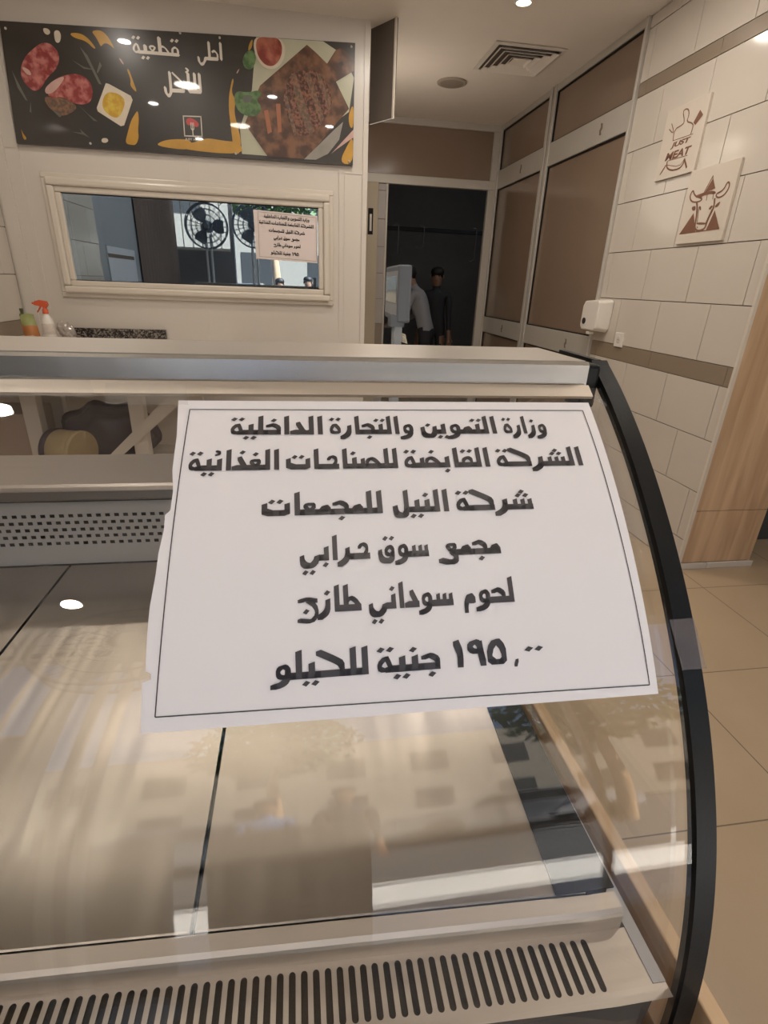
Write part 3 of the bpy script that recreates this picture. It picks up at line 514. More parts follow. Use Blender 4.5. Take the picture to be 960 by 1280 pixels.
shear(MB().box(XA, -.47, .216, .2712, GZ-.05, GZ-.006).box(-.47, .272, .216, .2712, GZ-.05, GZ-.006).box(.272, .30, .216, .2712, GZ-.05, GZ-.006)).build('slot_shade', M['hole'], case)  # solid block close under the slots, its dark colour standing for shade
# perforated rear panel under the work ledge
YR = 1.03; g = MB(); px, hx, hz, pz = .0170, .0088, .0068, .0150
def V2(x, z): return (x, YR, z)
zt = .949
for r in range(5):
    zc = zt-.012-r*pz; za, zb_ = zc+pz/2, zc-pz/2; x = -1.2+(px/2 if r % 2 else 0)
    g.poly([V2(XA, zb_), V2(x-px/2, zb_), V2(x-px/2, za), V2(XA, za)])
    while x < .30:
        L, R, l_, r_, t_, b2 = x-px/2, x+px/2, x-hx/2, x+hx/2, zc+hz/2, zc-hz/2
        g.add([V2(L, zb_), V2(R, zb_), V2(R, za), V2(L, za), V2(l_, b2), V2(r_, b2), V2(r_, t_), V2(l_, t_)], [(0, 1, 5, 4), (1, 2, 6, 5), (2, 3, 7, 6), (3, 0, 4, 7)]); x += px
    g.poly([V2(x-px/2, zb_), V2(.326, zb_), V2(.326, za), V2(x-px/2, za)])
ztop, zbot = zt-.012+pz/2, zt-.012-4*pz-pz/2
g.box(XA, .326, YR, YR+.002, ztop, .966); g.box(XA, .326, YR, YR+.002, DZ, zbot)
g.build('perforated_panel', M['perf'], case)
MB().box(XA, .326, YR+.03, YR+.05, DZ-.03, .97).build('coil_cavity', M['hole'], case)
g = MB(); g.prism([(XA, 1.018, .973), (XA, 1.014, .978), (XA, 1.014, .994), (XA, 1.019, 1.001), (XA, 1.03, 1.003), (XA, 1.222, 1.003), (XA, 1.222, .965), (XA, 1.04, .965), (XA, 1.04, .973)], (.326-XA, 0, 0))
g.build('work_ledge', M['hood'], case)
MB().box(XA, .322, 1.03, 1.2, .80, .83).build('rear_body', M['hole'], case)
MB().box(.3055, .318, .225, 1.2, .77, .803).build('end_rail', M['perf'], case)
# wooden base with its top edge showing at the right end
g = MB(); g.box(XA-.02, .305, .228, 1.22, .10, .775); g.box(XA, .33, .26, 1.2, 0, .10, 1)
g.build('base_cabinet', [M['oak'], M['black']], case)
MB().box(.352, .369, .16, 1.22, 0.1, .78, bev=.002).build('side_board', M['beech'], case)
g = strip(XA, .322, .70, .735, -.012, .004, 4); g.build('bottom_rail', M['black'], case)
MB().box(.3225, .3515, .17, .26, .69, .735).build('corner_foot', M['oak'], case)
# ------------------------------------------------------------------ notices in Arabic
def lettering(g, mapf, sx=1., keep=lambda r: True):
    for base, h, ws in SIGN:
        for k, x0, x1 in ws:
            if not keep(k): continue
            for r in word_polys(k.replace(':', ' ').split(), x0, x1, -base, h):
                g.poly([mapf(x, -y) for x, y in r])
SX0, SS0 = -.109, .058                                        # sheet origin (left edge, arc length of its top)
def sheet(u, v, off=.0045):
    """u, v in mm on the big notice -> point on the glass"""
    y, z = prof(SS0+v/1000, off); return (SX0+u/1000, y, z)
LEFT = [(-1, 0), (1, 40), (0, 75), (2, 96), (1, 113), (-3, 117), (-3, 130), (-6, 150), (-7, 167), (-10, 192), (-11, 215), (-11, 240), (-7, 242), (-7, 246), (-13, 248), (-13, 284)]
def edge_at(pts, v):
    for (a, b), (c, d) in zip(pts[:-1], pts[1:]):
        if b <= v <= d: return a+(c-a)*(v-b)/(d-b)
    return pts[-1][0]
g = MB(); vs = sorted(set([p[1] for p in LEFT]+[i*8 for i in range(36)])); nu = 10
def vpt(i, k, off):
    v = vs[i]; t = k/nu; L = edge_at(LEFT, v); x = L+(407-L)*t
    return sheet(x, v*(1+.014*t), off)
for off, flip in ((.0042, 0), (.0036, 1)):
    P_ = [vpt(i, k, off) for i in range(len(vs)) for k in range(nu+1)]
    fs = [(i*(nu+1)+k, (i+1)*(nu+1)+k, (i+1)*(nu+1)+k+1, i*(nu+1)+k+1) for i in range(len(vs)-1) for k in range(nu)]
    g.add(P_, [f[::-1] for f in fs] if flip else fs, 0, True)
notice = tag(g.build('price_notice', M['paper'], loc=(.09, .4, 1.17)), 'large white paper price notice in Arabic taped on the curved glass front', 'sign')
g = MB(); lettering(g, lambda u, v: sheet(u, v, .0049)); g.build('lettering', M['ink'], notice)
g = MB()
def frame_line(a, b, w, n=24):
    for i in range(n):
        t0, t1 = i/n, (i+1)/n; p0 = (a[0]+(b[0]-a[0])*t0, a[1]+(b[1]-a[1])*t0); p1 = (a[0]+(b[0]-a[0])*t1, a[1]+(b[1]-a[1])*t1)
        dx, dy = (w, 0) if abs(b[1]-a[1]) > abs(b[0]-a[0]) else (0, w)
        g.poly([sheet(p0[0]-dx, p0[1]-dy, .0047), sheet(p1[0]-dx, p1[1]-dy, .0047), sheet(p1[0]+dx, p1[1]+dy, .0047), sheet(p0[0]+dx, p0[1]+dy, .0047)])
for a_, b_2 in (((10, 11), (397, 11)), ((397, 11), (399.5, 280)), ((-3, 273), (399.5, 280)), ((10, 11), (-3, 273))): frame_line(a_, b_2, .45)
g.build('border_line', M['ink'], notice)
# second, smaller notice on the window
NX0, NX1, NZ0, NZ1 = -.255, .155, 1.500, 1.792
def wsheet(u, v, d=.0): return (NX0+(u+13)/420*(NX1-NX0), YB-.0115-d, NZ1-.004-(v/288)*(NZ1-NZ0-.004)-u/420*.016+.008)
g = MB(); g.prism([(NX0-.008, YB-.011, NZ1+.004), (NX1, YB-.011, NZ1-.012), (NX1-.004, YB-.011, NZ0-.006), (NX0-.006, YB-.011, NZ0+.006)], (0, .0015, 0))
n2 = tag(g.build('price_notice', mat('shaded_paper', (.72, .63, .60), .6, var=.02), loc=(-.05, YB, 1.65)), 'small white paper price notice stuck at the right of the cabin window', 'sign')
g = MB()
lettering(g, lambda u, v: wsheet(u, v, .001), keep=lambda k: k not in ('0 0', ','))
g.build('lettering', mat('faded_ink', (.06, .05, .05), .6), n2)
g = MB()
for a_, b_2 in (((8, 11), (397, 11)), ((397, 11), (397, 276)), ((4, 276), (397, 276)), ((8, 11), (4, 276))):
    dx, dy = (.8, 0) if a_[0] == b_2[0] or abs(a_[1]-b_2[1]) > 50 else (0, .8)
    g.poly([wsheet(a_[0]-dx, a_[1]-dy, .0008), wsheet(b_2[0]-dx, b_2[1]-dy, .0008), wsheet(b_2[0]+dx, b_2[1]+dy, .0008), wsheet(a_[0]+dx, a_[1]+dy, .0008)])
g.build('border_line', M['grout'], n2)

# tape: wrinkled clear strips at the top edge, a grey strip across the end rim
tape_m = mat('clear_tape', (.75, .72, .66), .4, var=.05, spec=.15); tn = tape_m.node_tree.nodes['Principled BSDF']; tn.inputs['Alpha'].default_value = .10
def tape(name, x0, x1, s0, s1, label, skew=0., m=tape_m, off=.0078, nx=14, ns=8, amp=.0016):
    g = MB(); P_ = []
    for j in range(ns+1):
        for i in range(nx+1):
            s = s0+(s1-s0)*j/ns; x = x0+(x1-x0)*i/nx+skew*j/ns
            y, z = prof(s, off+random.uniform(-amp, amp)); P_.append((x, y, z))
    g.add(P_, [(j*(nx+1)+i, (j+1)*(nx+1)+i, (j+1)*(nx+1)+i+1, j*(nx+1)+i+1) for j in range(ns) for i in range(nx)], 0, True)
    return tag(g.build(name, m, loc=P_[0]), label, 'tape')
tape('tape_strip', -.175, -.104, .040, .066, 'wrinkled clear tape over the top left corner of the large notice', .004, off=.0085)
tape('tape_strip', -.33, -.19, .034, .058, 'long crumpled clear tape along the glass top left of the notice', .01, off=.0085)
tape('tape_strip', .303, .309, .053, .066, 'short torn clear tape beside the black corner cap', .006, off=.0085)
dm = mat('grey_tape', (.22, .19, .18), .3, var=.25, scale=40); dm.node_tree.nodes['Principled BSDF'].inputs['Alpha'].default_value = .45
tape('tape_strip', .318, .342, .285, .328, 'translucent grey tape strip stuck across the black end rim', .004, dm, .0062, amp=.0004)

# ------------------------------------------------------------------ banner
def ink(name, c, var=.1, scale=20, c2=None, sc2=60):
    m = mat(name, c, .3, var=var, scale=scale, coat=.6)
    if c2:
        n = m.node_tree.nodes; l = m.node_tree.links; p = n['Principled BSDF']
        tc = n.new('ShaderNodeTexCoord'); z = n.new('ShaderNodeTexNoise'); z.inputs['Scale'].default_value = sc2; z.inputs['Detail'].default_value = 5; l.new(tc.outputs['Object'], z.inputs['Vector'])
        r = n.new('ShaderNodeValToRGB'); r.color_ramp.elements[0].color = (*c, 1); r.color_ramp.elements[1].color = (*c2, 1); r.color_ramp.elements[0].position = .42; r.color_ramp.elements[1].position = .62
        l.new(z.outputs[0], r.inputs[0]); l.new(r.outputs[0], p.inputs['Base Color'])
    return m
BM = [ink('print_black', (.030, .026, .022), .3, 4), ink('print_meat', (.23, .03, .03), .2, 20, (.48, .17, .15), 26), ink('print_fat', (.52, .33, .29), .2),
      ink('print_crust', (.11, .075, .05), .2, 30, (.24, .12, .07), 60), ink('print_white', (.62, .54, .43)), ink('print_gold', (.50, .27, .035), .25, 12),
      ink('print_sprig', (.12, .125, .10)), ink('print_board', (.065, .028, .017), .3, 6, (.20, .095, .05), 14), ink('print_grill', (.05, .02, .015), .2, 50, (.24, .10, .06), 70),
      ink('print_carrot', (.36, .13, .06)), ink('print_sauce', (.22, .03, .02), .2, 12, (.42, .13, .08), 14), ink('print_leaf', (.05, .11, .035), .2, 30, (.13, .24, .085), 26),
      ink('print_cloth', (.46, .45, .33), .12, 9), ink('print_red', (.50, .05, .05)), ink('print_yellow', (.50, .29, .02), .2, 20, (.62, .44, .06), 30), ink('print_blade', (.26, .24, .21), .3, 12)]
LAY = [('gold0', 5), ('gold1', 5), ('gold2', 2), ('gold3', 5), ('gold4', 5), ('gold5', 5), ('gold6', 5), ('cloth', 12), ('goldr0', 5), ('goldr1', 5), ('goldr2', 5), ('goldr3', 5), ('goldr4', 2), ('goldr5', 5),
       ('meat1', 1), ('fat1', 2), ('herb2', 3), ('meat2', 1), ('fat2', 2), ('dish', 4), ('sauce', 14), ('garlic1', 4), ('garlic2', 4), ('garlic3', 4)]+[('sprig%d' % i, 6) for i in range(8)] + \
      [('board', 7), ('boardhole', 0), ('grillmeat', 8), ('cut0', 3), ('cut1', 3), ('cut2', 3), ('cut3', 3), ('carrot1', 9), ('carrot2', 9), ('knife', 15), ('handle', 2), ('leaf1', 11), ('leaf2', 11), ('leaf3', 6), ('bowl', 4), ('ketchup', 10)]
BQ = [(-1.577, 2.632), (.393, 2.706), (.387, 2.078), (-1.612, 2.064)]
bn = thing('banner', (-.6, YB-.03, 2.06), 'long glossy black banner with meat pictures and white Arabic lettering above the window', 'banner')
MB().prism([(x, YB-.03, z) for x, z in BQ], (0, .028, 0)).build('board', BM[0], bn)
ORGANIC = ('meat', 'fat', 'herb', 'sauce', 'garlic', 'grill', 'leaf', 'bowl', 'ketchup', 'gold', 'logomeat')
def cl(p): return (max(-1.572, min(.388, p[0])), max(2.078 if p[0] > -.6 else 2.07, min(2.632+(p[0]+1.577)*.0375-.002, p[1])))
def flat_art(g, data, keys, y0, step=.00015):
    for i, (k, mi) in enumerate(keys):
        pts = [cl(p) for p in data[k]]
        if k.startswith(ORGANIC): pts = smooth(pts+[pts[0]], 2)[:-1]
        g.poly([(x, y0-i*step, z) for x, z in pts], mi)
g = MB(); flat_art(g, ART, LAY, YB-.0304); g.build('printed_picture', BM, bn)
# steak slices have grill lines and the board its grain: drawn as thin strips
def strip_poly(g, a, b, w, y, mi):
    a, b = Vector((a[0], a[1])), Vector((b[0], b[1])); d = (b-a).normalized(); q = Vector((-d.y, d.x))*w
    g.poly([(p.x, y, p.y) for p in (a-q, b-q*.4, b+q*.4, a+q)], mi)
def font_mesh(text, shear=0., bold=0.):
    cu = bpy.data.curves.new('writing', 'FONT'); cu.body = text; cu.shear = shear; cu.offset = bold; cu.fill_mode = 'FRONT'
    o = bpy.data.objects.new('writing', cu); COL.objects.link(o); bpy.context.view_layer.update()
    me = bpy.data.meshes.new_from_object(o.evaluated_get(bpy.context.evaluated_depsgraph_get()))
    vs = [v.co.copy() for v in me.vertices]; fs = [tuple(p.vertices) for p in me.polygons]
    bpy.data.objects.remove(o); bpy.data.curves.remove(cu); bpy.data.meshes.remove(me)
    a = min(v.x for v in vs); b = max(v.x for v in vs); c = min(v.y for v in vs); d = max(v.y for v in vs)
    return [((v.x-a)/(b-a), (v.y-c)/(d-c)) for v in vs], fs
g = MB(); y = YB-.0312
RN = [(-.10, .03), (-.02, .09), (.10, .0), (.02, -.09)]
def hand(keys, x0, x1, base, h, tilt):
    for i, r in enumerate(word_polys(keys.split(), x0, x1, base, h, RN, 2)): g.poly([(px_, y-i*.00002, pz_+(px_-x0)*tilt) for px_, pz_ in r])
hand('A HHi Lm YMf', -.535, -.392, 2.545, .092, .03)
hand('Q2 TTm Em Ym T_f', -.892, -.632, 2.545, .088, .02)
hand('Li Lm A2 Ki Lf', -.742, -.525, 2.375, .105, .03)
g.build('lettering', ink('print_lettering', (.72, .66, .58)), bn)
g = MB(); y = YB-.0312
lo = ART['logo']; g.poly([(x, y, z) for x, z in ART['logo']], 0)
(ax, az), (bx, bz), (cx, cz), (dx_, dz_) = ART['logoframe']
for (p, q, r, s) in (((ax, az), (bx, bz), (bx, bz-.006), (ax, az-.006)), ((dx_, dz_+.006), (cx, cz+.006), (cx, cz), (dx_, dz_)), ((ax, az), (ax+.006, az), (dx_+.006, dz_), (dx_, dz_)), ((bx-.006, bz), (bx, bz), (cx, cz), (cx-.006, cz))):
    g.poly([(u, y-.0002, w) for u, w in (p, q, r, s)], 1)
g.poly([(x, y-.0003, z) for x, z in [cl(p) for p in smooth(ART['logomeat']+[ART['logomeat'][0]], 2)[:-1]]], 2)
lx = sum(p[0] for p in ART['logofork'])/4; lz0 = min(p[1] for p in ART['logofork']); lz1 = max(p[1] for p in ART['logofork'])
for dx in (-.008, 0, .008): g.poly([(lx+dx-.002, y-.0004, lz1+.012), (lx+dx+.002, y-.0004, lz1+.012), (lx+dx+.002, y-.0004, lz1-.022), (lx+dx-.002, y-.0004, lz1-.022)], 1)
g.poly([(lx-.010, y-.0004, lz1-.018), (lx+.010, y-.0004, lz1-.018), (lx+.003, y-.0004, lz1-.03), (lx+.003, y-.0004, lz0), (lx-.003, y-.0004, lz0), (lx-.003, y-.0004, lz1-.03)], 1)
vs, fs = font_mesh('JUST MEAT', 0, .02)
zb = min(p[1] for p in lo)+.006
g.add([(lo[3][0]+.008+u*(lo[2][0]-lo[3][0]-.016), y-.0003, zb+v*.014) for u, v in vs], fs, 1)
g.build('logo', [BM[0], ink('print_pale', (.6, .54, .46)), BM[13]], bn)
for x, z in ((-1.55, 2.60), (-.40, 2.66), (.37, 2.685), (-.62, 2.662), (.36, 2.1), (-1.2, 2.09), (-.35, 2.095)): MB().lathe([(.007, -.034), (.006, -.036), (.002, -.0375)], (x, YB, z), 'Y', 10).build('fixing_cap', M['alu'], bn)

# ------------------------------------------------------------------ engraved plaques on the tiled wall
XW = XR                                                      # tile face
pl_m = mat('plaque_board', (.61, .54, .46), .35, var=.02); bark = mat('engraved_brown', (.19, .085, .05), .6, var=.15, scale=30)
def plaque(name, y0, y1, z0, z1, label):
    t = thing(name, (XW, (y0+y1)/2, z0), label, 'sign')
    MB().box(XW-.014, XW, y0, y1, z0, z1, 0, .001).build('board', pl_m, t); return t
xp = XW-.0146
lift = [0]
def px_off(): lift[0] += 1; return xp-(lift[0] % 60)*.000012
def stroke(g, pts, w, closed=False, n=1):
    pts = smooth(pts+([pts[0]] if closed else []), n)
    for a, b in zip(pts[:-1], pts[1:]):
        a, b = Vector(a), Vector(b); d = (b-a)
        if d.length < 1e-6: continue
        d.normalize(); q = Vector((-d.y, d.x))*w/2; a2, b2 = a-d*w*.2, b+d*w*.2
        xo = px_off(); g.poly([(xo, p.x, p.y) for p in (a2-q, b2-q, b2+q, a2+q)])
def fill(g, pts, n=0):
    if n: pts = smooth(pts+[pts[0]], n)[:-1]
    xo = px_off(); g.poly([(xo, a, b) for a, b in pts])
p1 = plaque('wall_plaque', 2.878, 3.206, 1.966, 2.292, 'square cream plaque with brown apron drawing and JUST MEAT lettering on tiles')
g = MB(); Q = PLQ
stroke(g, Q['apron'], .006); fill(g, Q['cleaver']); stroke(g, Q['fork'], .005); l4 = Q['line']; stroke(g, [l4[0], l4[1]], .003, n=0); stroke(g, [l4[2], l4[3]], .003, n=0)
lw = Q['low']; stroke(g, lw[:6], .008); stroke(g, [lw[5], lw[6]], .010, n=0); stroke(g, [lw[8], lw[7]], .008, n=0); stroke(g, [(lw[1][0], lw[1][1]+.012), (lw[3][0], lw[3][1]+.010), (lw[5][0], lw[5][1])], .003)
g.build('engraving', bark, p1)
g = MB()
for word, q in (('JUST', Q['just']), ('MEAT', Q['meat'])):
    vs, fs = font_mesh(word, .2, .025); (ay, az), (by, bz), (cy2, cz2), (dy2, dz2) = q
    ya_, yb_ = max(ay, cy2)+.008, min(by, dy2)-.006; z0, z1 = (az+bz)/2, (cz2+dz2)/2
    for i_, (sy, sz) in enumerate(((0, 0), (.0013, 0), (-.0013, 0), (0, .0006), (0, -.0006))): g.add([(xp-i_*.00004, ya_+(yb_-ya_)*u+sy, z0+(z1-z0)*v+sz) for u, v in vs], fs)
g.build('lettering', bark, p1)
p2 = plaque('wall_plaque', 2.553, 2.890, 1.632, 1.968, "square cream plaque with a brown bull's head over a triangle on tiles")
g = MB(); fill(g, Q['bullL']); fill(g, Q['bullR']); fill(g, Q['tritop']); stroke(g, [Q['tri'][0], (Q['tri'][0][0]-.017, Q['tri'][0][1]-.065)], .004, n=0)
stroke(g, [Q['tri'][0], (Q['tri'][0][0]+.05, Q['tri'][0][1]-.09)], .004, n=0)
for k in ('hornL', 'hornR'): stroke(g, Q[k], .0075, True, 2)
fill(g, Q['brow'], 1)
for k in ('earL', 'earR'): fill(g, Q[k], 1)
for k in ('faceL', 'faceR'): stroke(g, Q[k], .0105, False, 2)
for k in ('eyeL', 'eyeR', 'nos'): fill(g, Q[k], 1)
fill(g, Q['muz'], 1); fm = lambda k, i, dy, dz: (Q[k][i][0]+dy, Q[k][i][1]+dz); stroke(g, [fm('faceL', 1, -.016, -.01), fm('faceL', 3, -.014, .0)], .0035, n=0); stroke(g, [fm('faceR', 1, .012, -.01), fm('faceR', 3, .008, 0)], .0035, n=0); stroke(g, [fm('brow', 1, -.004, -.004), fm('brow', 1, -.008, -.04)], .004, n=0); stroke(g, [fm('brow', 2, .008, -.004), fm('brow', 2, .004, -.035)], .004, n=0); stroke(g, [Q['tri'][1], Q['tri'][2]], .004, n=0); stroke(g, [Q['bullR'][0], (Q['bullR'][1])], .004, n=0)
g.build('engraving', bark, p2)

# ------------------------------------------------------------------ soap dispenser, socket
t = thing('soap_dispenser', (XW, 3.52, 1.13), 'white plastic soap dispenser fixed on the tiles by the brown partition', 'dispenser')
g = MB(); pr = [(3.385, 1.33), (3.395, 1.155), (3.42, 1.135), (3.60, 1.135), (3.628, 1.16), (3.625, 1.30), (3.60, 1.335), (3.41, 1.342)]
bm = bmesh.new(); vv = [bm.verts.new((XW, y_, z_)) for y_, z_ in pr]; vt = [bm.verts.new((XW-.095, 3.505+(y_-3.505)*.86, 1.24+(z_-1.24)*.9)) for y_, z_ in pr]
bm.faces.new(vt); bm.faces.new(vv[::-1])
for i in range(8): j = (i+1) % 8; bm.faces.new((vv[i], vv[j], vt[j], vt[i]))
bmesh.ops.recalc_face_normals(bm, faces=bm.faces[:]); bmesh.ops.bevel(bm, geom=bm.edges[:], offset=.008, segments=3, affect='EDGES', profile=.5); g.bm(bm)
g.build('housing', M['white'], t)
MB().lathe([(.020, -.1005), (.020, -.096), (.016, -.090)], (XW+.0, 3.56, 1.20), 'X', 20).build('level_window', M['hole'], t)
g = MB(); g.box(XW-.085, XW-.045, 3.49, 3.53, 1.118, 1.137, bev=.004); g.build('push_lever', M['white'], t)
t = thing('wall_socket', (XW, 3.24, 1.065), 'small white square wall socket on the tiles beneath the soap dispenser', 'socket')
MB().box(XW-.012, XW, 3.195, 3.285, 1.065, 1.152, bev=.003).build('cover_plate', M['white'], t)
MB().lathe([(.021, -.0125), (.021, -.013), (.017, -.0135)], (XW, 3.24, 1.108), 'X', 20).build('insert', M['upvc'], t)
g = MB()
for dy in (-.007, .007): g.lathe([(.0028, -.0136), (.0028, -.014)], (XW, 3.24+dy, 1.108), 'X', 8)
g.build('contact_holes', M['hole'], t)

# ------------------------------------------------------------------ ceiling fittings
glow = emit('lamp_glow', (1, .88, .70), 9)
SPOTS = [(-.84, 2.49, .105, 1.3, 'round ceiling lamp above the floor left of the cabin window'), (-.52, 1.34, .105, 1.0, 'round ceiling lamp straight above the display case'), (.42, -.49, .105, 2.0, 'round ceiling lamp above the customer side of the display case'),
         (-.157, 2.39, .042, .5, 'small ceiling spot in front of the banner middle'), (-1.243, 1.887, .042, .8, 'small ceiling spot above the left end of the display case'), (.378, 1.60, .042, .5, 'small ceiling spot above the right end of the display case'),
         (1.275, 3.60, .042, .5, 'small bright ceiling spot in front of the square air vent'), (.55, 3.3, .042, 2.0, 'added ceiling spot out of view near the right end of the cabin wall'), (1.2, 2.7, .042, 3.5, 'added ceiling spot out of view between the case and the tiled wall'),  # the last two spots are unseen lamps added to brighten the room
         (-1.1, 3.3, .042, 1.2, 'added ceiling spot out of view above the cabin worktop'), (1.75, 1.1, .105, 2.5, 'added round ceiling lamp out of view right of the display case'), (-1.06, -1.05, .045, 2.0, 'round ceiling lamp over the customer floor by the brown curtain'), (-1.04, .62, .042, .8, 'small ceiling spot above the customer edge of the display case')]  # the first two are unseen lamps added for more room light
for x, y, r, k, lab in SPOTS:
    t = thing('ceiling_lamp', (x, y, H-.02), lab, 'lamp', 'round ceiling lamps')
    MB().lathe([(r*1.18, -.001), (r*1.25, -.006), (r*1.2, -.012), (r*1.0, -.012), (r*.98, -.004)], (x, y, H)).build('rim', M['white'], t)
    MB().lathe([(r*.97, -.004), (r*.9, -.010), (r*.4, -.012)], (x, y, H)).build('diffuser', glow, t)
    L = bpy.data.lights.new('lamp_light', 'AREA'); L.shape = 'DISK'; L.size = r*1.9; L.energy = LAMP_W*k; L.color = (1, .905, .80)
    o = bpy.data.objects.new('lamp_light', L); COL.objects.link(o); o.parent = t; o.location = (0, 0, .005)
t = thing('added_fill_lamp', (.49, 4.62, 2.5), 'added fill lamp out of view on the cabin side in the back corridor', 'lamp')  # added fitting, hidden by the fanlight, to brighten the corridor
MB().box(.482, .50, 4.55, 4.69, 2.46, 2.58, bev=.006).build('back_plate', M['white'], t); MB().box(.50, .545, 4.56, 4.68, 2.47, 2.57, bev=.018).build('cover', glow, t)
L = bpy.data.lights.new('lamp_light', 'POINT'); L.energy = 8; L.color = (1, .87, .74); L.shadow_soft_size = .34; o = bpy.data.objects.new('lamp_light', L); COL.objects.link(o); o.parent = t; o.location = (.30, .1, -.30)  # fill light placed clear of the added fitting
t = thing('air_vent', (1.55, 4.35, H-.03), 'square white ceiling air diffuser with concentric louvres', 'vent')
cx, cy, hw_ = 1.55, 4.36, .245
g = MB(); ring2 = lambda g, r0, r1, z0, z1: [g.prism([(cx+sx*r0, cy+sy*r0, z0), (cx+tx*r0, cy+ty*r0, z0), (cx+tx*r1, cy+ty*r1, z1), (cx+sx*r1, cy+sy*r1, z1)], (0, 0, -.003)) for (sx, sy), (tx, ty) in (((-1, -1), (1, -1)), ((1, -1), (1, 1)), ((1, 1), (-1, 1)), ((-1, 1), (-1, -1)))]
ring2(g, hw_, hw_*.88, H-.004, H-.008); g.build('frame', M['white'], t)
for i, f in enumerate((.84, .66, .48, .30)):
    q = MB(); ring2(q, hw_*f, hw_*(f-.10), H-.022, H-.006); q.build('louvre', M['ceil'], t)
q = MB(); q.box(cx-.05, cx+.05, cy-.05, cy+.05, H-.02, H-.016); q.build('core_plate', M['ceil'], t)
MB().box(cx-hw_*.88, cx+hw_*.88, cy-hw_*.88, cy+hw_*.88, H-.003, H-.001).build('duct_opening', mat('duct_shade', (.10, .08, .065), .9), t)
t = thing('ceiling_speaker', (1.235, 4.92, H-.02), 'flat round grey ceiling speaker behind the air diffuser', 'speaker')
MB().lathe([(.115, -.001), (.115, -.008), (.104, -.012)], (1.235, 4.92, H)).build('rim', mat('grey_rim', (.36, .31, .25), .6), t)
MB().lathe([(.103, -.010), (.08, -.014), (.02, -.015)], (1.235, 4.92, H)).build('grille', mat('grille_cloth', (.27, .23, .19), .8, bump=.3, bscale=400), t)

# ------------------------------------------------------------------ scale on its pole
gs = mat('scale_grey', (.17, .18, .20), .8, spec=.2); gl = mat('scale_light_grey', (.34, .35, .36), .8, spec=.2)
t = thing('pole_scale', (.205, 1.13, 1.003), 'grey pole display of a shop scale standing behind the counter top', 'scale')
MB().box(.10, .33, 1.04, 1.21, 1.008, 1.075, bev=.012).build('scale_body', gs, t); MB().box(.09, .34, 1.035, 1.215, 1.080, 1.090, bev=.004).build('weighing_plate', M['shelf'], t)
MB().box(.196, .2145, 1.125, 1.15, 1.091, 1.315, bev=.003).build('pole', gl, t)
MB().prism([(.190, 1.122, 1.300), (.217, 1.122, 1.300), (.2185, 1.122, 1.322), (.189, 1.122, 1.322)], (0, .04, 0)).build('bracket', gs, t)
hd = MB()
bm = bmesh.new(); bmesh.ops.create_cube(bm, size=1)
for v in bm.verts: v.co = (v.co.x*.027, v.co.y*.205, v.co.z*.108)
bmesh.ops.bevel(bm, geom=bm.edges[:], offset=.004, segments=2, affect='EDGES', profile=.5)
RH = Matrix.Translation((.2180, 1.222, 1.362)) @ Matrix.Rotation(math.radians(-2), 4, 'Z')
bmesh.ops.transform(bm, matrix=RH, verts=bm.verts[:]); hd.bm(bm); head = hd.build('display_head', gs, t)
def hp(x, y, z): return RH @ Vector((x, y, z))
g = MB(); g.add([hp(-.0140, y_, z_) for y_, z_ in ((-.098, -.042), (.098, -.042), (.098, .043), (-.098, .043))], [(0, 1, 2, 3)]); g.build('face_plate', gl, head)
g = MB(); g.add([hp(-.0145, y_, z_) for y_, z_ in ((-.085, -.018), (.085, -.018), (.085, .033), (-.085, .033))], [(0, 1, 2, 3)]); g.build('display_window', mat('lcd', (.20, .26, .27), .15), head)
g = MB()
for i in range(8): g.prism([(.2155, 1.131+.004*math.sin(i), 1.2705+i*.0022), (.2245-.0006*i, 1.127, 1.2680+i*.0022), (.2285-.0007*i, 1.134, 1.2660+i*.0024), (.2165, 1.140, 1.2690+i*.0022)], (0, 0, .0018))
tag(g.build('receipt_paper', mat('cream_paper', (.72, .66, .52), .6), loc=(.22, 1.13, 1.268)), 'crumpled cream scrap of paper tucked beside the grey scale pole', 'paper')

# ------------------------------------------------------------------ cabin worktop and what stands on it
wt = .965
tag(MB().box(XL+.005, -.45, 3.42, YB-.006, wt-.035, wt, bev=.003).build('worktop', M['cream'], loc=(-1.1, 3.7, wt)), 'cream worktop along the wall beneath the cabin window', 'worktop')
tag(MB().box(-1.535, -.90, YB-.034, YB-.006, wt, 1.032, bev=.002).build('stone_slab', M['granite'], loc=(-1.2, YB-.02, wt)), 'black and white speckled granite slab standing at the foot of the cabin wall', 'slab')
red = mat('orange_red_plastic', (.62, .10, .035), .3)
bx, by = -1.535, 3.75
t = thing('spray_bottle', (bx, by, wt), 'white spray bottle with orange trigger head on the worktop', 'bottle')
MB().lathe([(.001, 0), (.036, 0), (.038, .006), (.037, .09), (.034, .125), (.020, .155), (.014, .165), (.014, .172)], (bx, by, wt), seg=28).build('bottle_body', M['white'], t)
g = MB(); g.lathe([(.0375, .0), (.0388, .003), (.0388, .030), (.0372, .033)], (bx, by, wt), seg=28); g.build('label_band', red, t)
g = MB(); g.lathe([(.0372, .048), (.0380, .05), (.0372, .11), (.0362, .112)], (bx, by, wt), seg=28); g.build('label', mat('pale_label', (.60, .52, .46), .4, var=.25, scale=60), t)
h = MB(); h.lathe([(.0165, .168), (.017, .192), (.012, .196), (.010, .215)], (bx, by, wt), seg=18)
h.prism([(bx-.055, by-.011, wt+.218), (bx-.05, by-.011, wt+.238), (bx-.02, by-.011, wt+.247), (bx+.018, by-.011, wt+.240), (bx+.024, by-.011, wt+.222), (bx+.012, by-.011, wt+.205), (bx-.010, by-.011, wt+.208)], (0, .022, 0))
tg_ = h.build('trigger_head', red, t)
